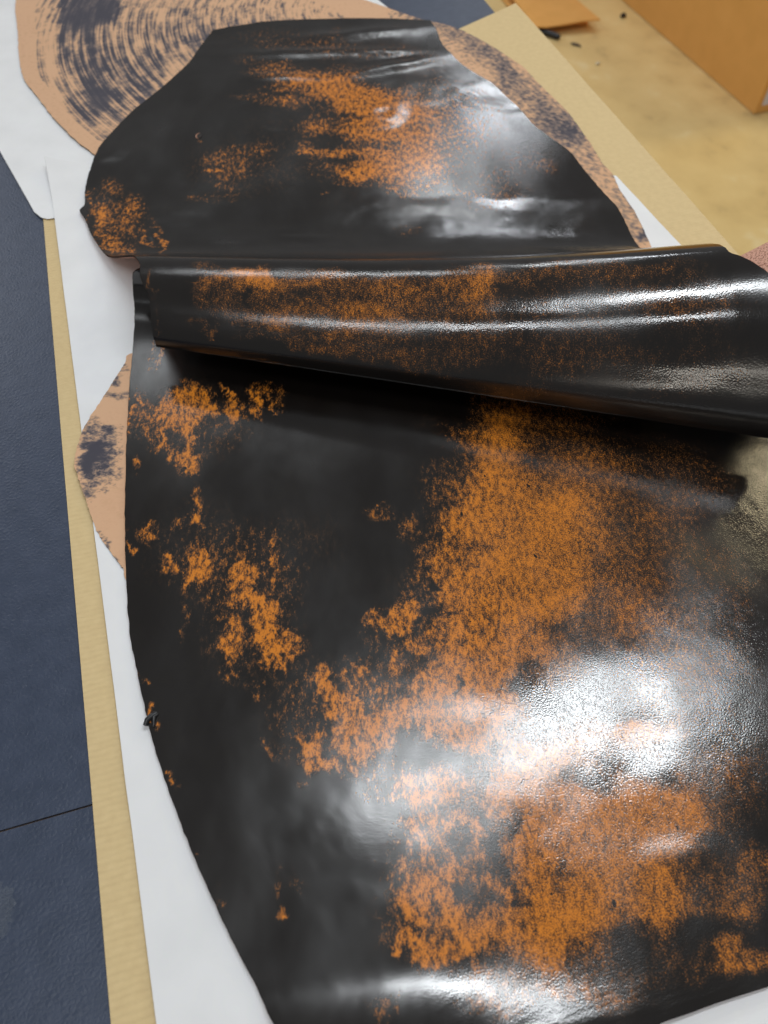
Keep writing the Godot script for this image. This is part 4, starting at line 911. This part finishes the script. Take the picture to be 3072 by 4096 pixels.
	tube(st, [a + Vector3(0.005, 0.0002, 0.0005), c + Vector3(0.001, 0.0011, 0), e2 + Vector3(0.0, 0.0004, 0)], [0.0012, 0.0017, 0.0010])
	st.generate_normals()
	part("torn_lip", st.commit(), black, t)
	var hole := on_hide(HOLE[0].x, HOLE[0].y)
	st = SurfaceTool.new()
	st.begin(Mesh.PRIMITIVE_TRIANGLES)
	var ring := []
	var thick := []
	for i in 9:
		var g := PI * 0.5 + PI * i / 8.0
		ring.append(hole + Vector3(cos(g) * 0.0034, 0.0010, sin(g) * 0.0062))
		thick.append(0.0009 - 0.00018 * absf(i - 4.0))
	tube(st, ring, thick)
	st.generate_normals()
	part("hole_rim", st.commit(), mat(Color(0.45, 0.22, 0.14), 0.5), t)
	st = SurfaceTool.new()
	st.begin(Mesh.PRIMITIVE_TRIANGLES)
	for i in 14:
		for p in [Vector3.ZERO, Vector3(cos(TAU * i / 14.0) * 0.003, 0, sin(TAU * i / 14.0) * 0.0055), Vector3(cos(TAU * (i + 1) / 14.0) * 0.003, 0, sin(TAU * (i + 1) / 14.0) * 0.0055)]:
			st.set_normal(Vector3.UP)
			st.add_vertex(hole + p + Vector3(0, 0.0012, 0))
	part("hole", st.commit(), mat(Color(0.02, 0.015, 0.013), 0.8), t)


func top_at(u: float) -> float:
	var x := lerpf(HIDE_TOP[0].x, HIDE_TOP[-1].x, u)
	for i in HIDE_TOP.size() - 1:
		if x <= HIDE_TOP[i + 1].x:
			return lerpf(HIDE_TOP[i].y, HIDE_TOP[i + 1].y, (x - HIDE_TOP[i].x) / (HIDE_TOP[i + 1].x - HIDE_TOP[i].x))
	return HIDE_TOP[-1].y


func tube(st: SurfaceTool, path: Array, radii: Array) -> void:
	const SIDES := 8
	for k in path.size() - 1:
		var a: Vector3 = path[k]
		var b: Vector3 = path[k + 1]
		var frames := []
		for q in [k, k + 1]:
			var along: Vector3 = (path[mini(q + 1, path.size() - 1)] - path[maxi(q - 1, 0)]).normalized()
			var x := along.cross(Vector3(0.13, 0.97, 0.2)).normalized()
			frames.append([x, along.cross(x)])
		for i in SIDES:
			var ring := []
			for q in [[0, i], [1, i], [1, i + 1], [0, i + 1]]:
				var g: float = TAU * q[1] / SIDES
				var base: Vector3 = a if q[0] == 0 else b
				ring.append(base + (frames[q[0]][0] * cos(g) + frames[q[0]][1] * sin(g)) * radii[k + q[0]])
			for p in [0, 1, 2, 0, 2, 3]:
				st.set_smooth_group(0)
				st.add_vertex(ring[p])
	for end in [0, path.size() - 1]:
		var other: int = 1 if end == 0 else end - 1
		var along: Vector3 = (path[end] - path[other]).normalized()
		var x := along.cross(Vector3(0.13, 0.97, 0.2)).normalized()
		var y := along.cross(x)
		for i in SIDES:
			st.set_smooth_group(-1)
			for g in [-1.0, TAU * i / SIDES, TAU * (i + 1) / SIDES]:
				st.add_vertex(path[end] + along * radii[end] * 0.3 if g < 0 else path[end] + (x * cos(g) + y * sin(g)) * radii[end])


func dyed_leather(box: Rect2, dye: Array, seed_: int, near_half: bool) -> StandardMaterial3D:
	const N := 2048
	var amount := grown(dye_map(dye, box, 384, 0.005, seed_, 0.98 if near_half else 0.66, 0.80), N)
	# nicks and pores where the dye has stayed dark
	var pick := RandomNumberGenerator.new()
	pick.seed = seed_
	for k in 260:
		var at := Vector2i(pick.randi_range(8, N - 9), pick.randi_range(8, N - 9))
		var wide := pick.randi_range(1, 2)
		var tall := pick.randi_range(1, 5)
		for y in range(-tall, tall + 1):
			for x in range(-wide, wide + 1):
				if pow(x / (wide + 0.5), 2.0) + pow(y / (tall + 0.5), 2.0) < 1.0:
					amount[(at.y + y) * N + at.x + x + y * (k % 3 - 1) / 2] = 0
	# streaks run along the hide on its left, fine pebbled grain takes over to the right and on the fold
	var rough := noise(seed_ + 1, 0.070, 5)
	rough.fractal_gain = 0.86
	var coarse := noise_bytes(rough, N, N, 1, 2)
	var grain := noise(seed_ + 2, 0.34, 2)
	grain.fractal_gain = 0.9
	grain.fractal_lacunarity = 2.3
	var fine := noise_bytes(grain, N, N)
	var tone := noise_bytes(noise(seed_ + 3, 0.006, 4), N, N)
	var small := Image.create(64, 64, false, Image.FORMAT_L8)
	for y in 64:
		for x in 64:
			var p := box.position + Vector2(x + 0.5, y + 0.5) / 64.0 * box.size
			var g := 0.0
			if near_half:
				g = smoothstep(-0.02, 0.14, p.x + 0.03 * waves.get_noise_2d(p.x * 8.0, p.y * 8.0))
			else:
				g = maxf(smoothstep(0.06, 0.2, p.x), smoothstep(0.74, 0.80, p.y))
			small.set_pixel(x, y, Color(g, g, g))
	var grainy := grown(small.duplicate(), N)
	var colors := [Color(0.0080, 0.0060, 0.0050), Color(0.0095, 0.0070, 0.0056), Color(0.019, 0.0118, 0.0076), Color(0.045, 0.0225, 0.0115), Color(0.105, 0.043, 0.0150), Color(0.20, 0.073, 0.017), Color(0.41, 0.134, 0.018), Color(0.60, 0.192, 0.019), Color(0.70, 0.228, 0.021)]
	var m := mat(Color(1, 1, 1), 0.175, 0.62)
	m.albedo_texture = blend(amount, coarse, fine, grainy, colors, N, Vector2(1.75, 0.9), Vector2(0.7, 1.4), tone)
	m.texture_repeat = false
	# duller where the hide is smooth, with faint smears
	const S := 512
	var smear := noise_bytes(noise(seed_ + 6, 0.02, 5), S, S, 1, 2)
	small.resize(S, S, Image.INTERPOLATE_CUBIC)
	var pebbled := small.get_data()
	var dull := PackedByteArray()
	dull.resize(S * S)
	for i in S * S:
		dull[i] = clampi(int(255 * (0.160 + 0.055 * (1.0 - pebbled[i] / 255.0)) + (smear[i] - 128) * 0.16), 20, 255)
	m.roughness = 1.0
	m.roughness_texture = ImageTexture.create_from_image(Image.create_from_data(S, S, false, Image.FORMAT_L8, dull))
	# relief: the same grain as in the dye, with shallow wrinkles where the hide is smooth
	var wrinkle := noise_bytes(noise(seed_ + 4, 0.10, 3), N, N, 2, 1)
	var h := PackedByteArray()
	h.resize(N * N)
	for i in N * N:
		var g := grainy[i]
		h[i] = clampi(128 + (((fine[i] - 128) * (30 + ((g * 220) >> 8)) + (wrinkle[i] - 128) * 22) >> 8), 0, 255)
	m.heightmap_enabled = true
	m.heightmap_texture = ImageTexture.create_from_image(Image.create_from_data(N, N, false, Image.FORMAT_L8, h))
	m.heightmap_scale = 0.0085
	return m


# ---------------------------------------------------------------- small things

func small_things() -> void:
	# carton on the floor
	var card := mat(Color(1, 1, 1), 0.75, 0.35)
	card.albedo_texture = ramp_picture(noise(91, 0.02, 4), 256, [Color(0.76, 0.40, 0.115), Color(0.80, 0.425, 0.125), Color(0.83, 0.45, 0.14)])
	in_world(card, 2.0)
	var c := Vector3(BOX[1].x, FLOOR_Y, -BOX[1].y)
	var far := Vector3(BOX[0].x, FLOOR_Y, -BOX[0].y) - c
	var right := Vector3(BOX[2].x, FLOOR_Y, -BOX[2].y) - c
	var t := thing("cardboard_carton", "large brown cardboard carton standing on the concrete floor, white sticker at its corner", "box", c)
	var along := far.normalized()
	var side := Vector3(-along.z, 0, along.x)
	if side.dot(right) < 0:
		side = -side
	t.basis = Basis(side, Vector3.UP, side.cross(Vector3.UP))
	var deep := along.dot(t.basis.z)
	var z := 1.4 * signf(deep)
	part("side_panel", box_mesh(Vector3(0.006, 0.70, 1.4), Vector3(0.003, 0.352, z / 2.0), 0.001), card, t)
	part("side_panel", box_mesh(Vector3(0.006, 0.70, 1.4), Vector3(0.697, 0.352, z / 2.0), 0.001), card, t)
	part("end_panel", box_mesh(Vector3(0.686, 0.70, 0.006), Vector3(0.35, 0.352, signf(z) * 0.004), 0.001), card, t)
	part("end_panel", box_mesh(Vector3(0.686, 0.70, 0.006), Vector3(0.35, 0.352, z - signf(z) * 0.004), 0.001), card, t)
	part("top_panel", box_mesh(Vector3(0.70, 0.006, 1.4), Vector3(0.35, 0.706, z / 2.0), 0.001), card, t)
	part("sticker", box_mesh(Vector3(0.20, 0.26, 0.0006), Vector3(0.118, 0.158, -signf(z) * 0.0006)), mat(Color(0.72, 0.68, 0.74), 0.5), t)

	# flattened carton on the floor beyond the table, its two sheets one on the other
	var f := thing("flattened_carton", "flattened orange-brown cardboard lying on the floor beside the table's far corner", "cardboard")
	var up := func(x: float, _f: float) -> float: return FLOOR_Y + 0.034 + 0.010 * smooth(0.62, 0.78, x)
	var low := func(_x: float, _f: float) -> float: return FLOOR_Y + 0.009
	var card2 := card.duplicate()
	part("upper_sheet", fan_sheet(CARTON, 120, up, 0.005, card2, card2, card2, 0.0, false), null, f)
	var lower := []
	for p in CARTON:
		lower.append(p + Vector2(-0.03, 0.05))
	part("lower_sheet", fan_sheet(lower, 120, low, 0.005, card2, card2, card2, 0.0, false), null, f)

	var plastic := mat(Color(0.012, 0.012, 0.014), 0.4)
	var p0 := Vector3(STRIP[0].x, FLOOR_Y + 0.012, -STRIP[0].y)
	var p1 := Vector3(STRIP[1].x, FLOOR_Y + 0.012, -STRIP[1].y)
	var st := SurfaceTool.new()
	st.begin(Mesh.PRIMITIVE_TRIANGLES)
	tube(st, [p0 + (p0 - p1) * 0.5, p0, p1 - (p1 - p0) * 0.08, p1], [0.011, 0.011, 0.011, 0.009])
	st.generate_normals()
	lone("black_rod", st.commit(), plastic, "short black rod lying on the floor under the flattened cardboard", "rod")
	var says := ["small grey scrap on the concrete floor near the black rod", "dark crumb on the concrete floor between both cartons", "tiny pale scrap on the concrete floor beside the kraft paper"]
	var tones := [Color(0.10, 0.08, 0.06), Color(0.03, 0.02, 0.015), Color(0.75, 0.68, 0.5)]
	var sizes := [Vector3(0.045, 0.006, 0.010), Vector3(0.022, 0.012, 0.018), Vector3(0.020, 0.005, 0.012)]
	for k in 3:
		st = SurfaceTool.new()
		st.begin(Mesh.PRIMITIVE_TRIANGLES)
		var s: Vector3 = sizes[k]
		tube(st, [Vector3(-s.x / 2, 0, 0), Vector3(-s.x * 0.2, s.y * 0.3, s.z * 0.2), Vector3(s.x * 0.25, s.y * 0.2, 0), Vector3(s.x / 2, 0, s.z * 0.3)], [s.y * 0.3, s.z * 0.5, s.z * 0.45, s.y * 0.25])
		st.generate_normals()
		var o := lone("floor_scrap", st.commit(), mat(tones[k], 0.7), says[k], "scrap", "scraps on the floor")
		o.position = Vector3(DEBRIS[k].x, FLOOR_Y + s.z * 0.35, -DEBRIS[k].y)
		o.rotation.y = [-0.6, 0.2, 0.5][k]

	# clear tape stuck to the vinyl at the left
	var clear := StandardMaterial3D.new()
	clear.transparency = BaseMaterial3D.TRANSPARENCY_ALPHA
	clear.albedo_color = Color(0.75, 0.78, 0.80, 0.05)
	clear.roughness = 0.3
	clear.heightmap_enabled = true
	var crumple := noise(95, 0.03, 4)
	crumple.fractal_type = FastNoiseLite.FRACTAL_RIDGED
	clear.heightmap_texture = tiled(crumple)
	clear.heightmap_scale = 0.3
	in_world(clear, 16.0)
	var tape_y := func(x: float, ahead: float) -> float: return 0.0006 + 0.0008 * absf(waves.get_noise_2d(x * 90.0, ahead * 90.0))
	lone("clear_tape", fan_sheet(TAPE, 80, tape_y, 0.0001, clear, clear, clear, 0.004), null, "crumpled clear tape scrap stuck to the blue vinyl at the left", "tape")
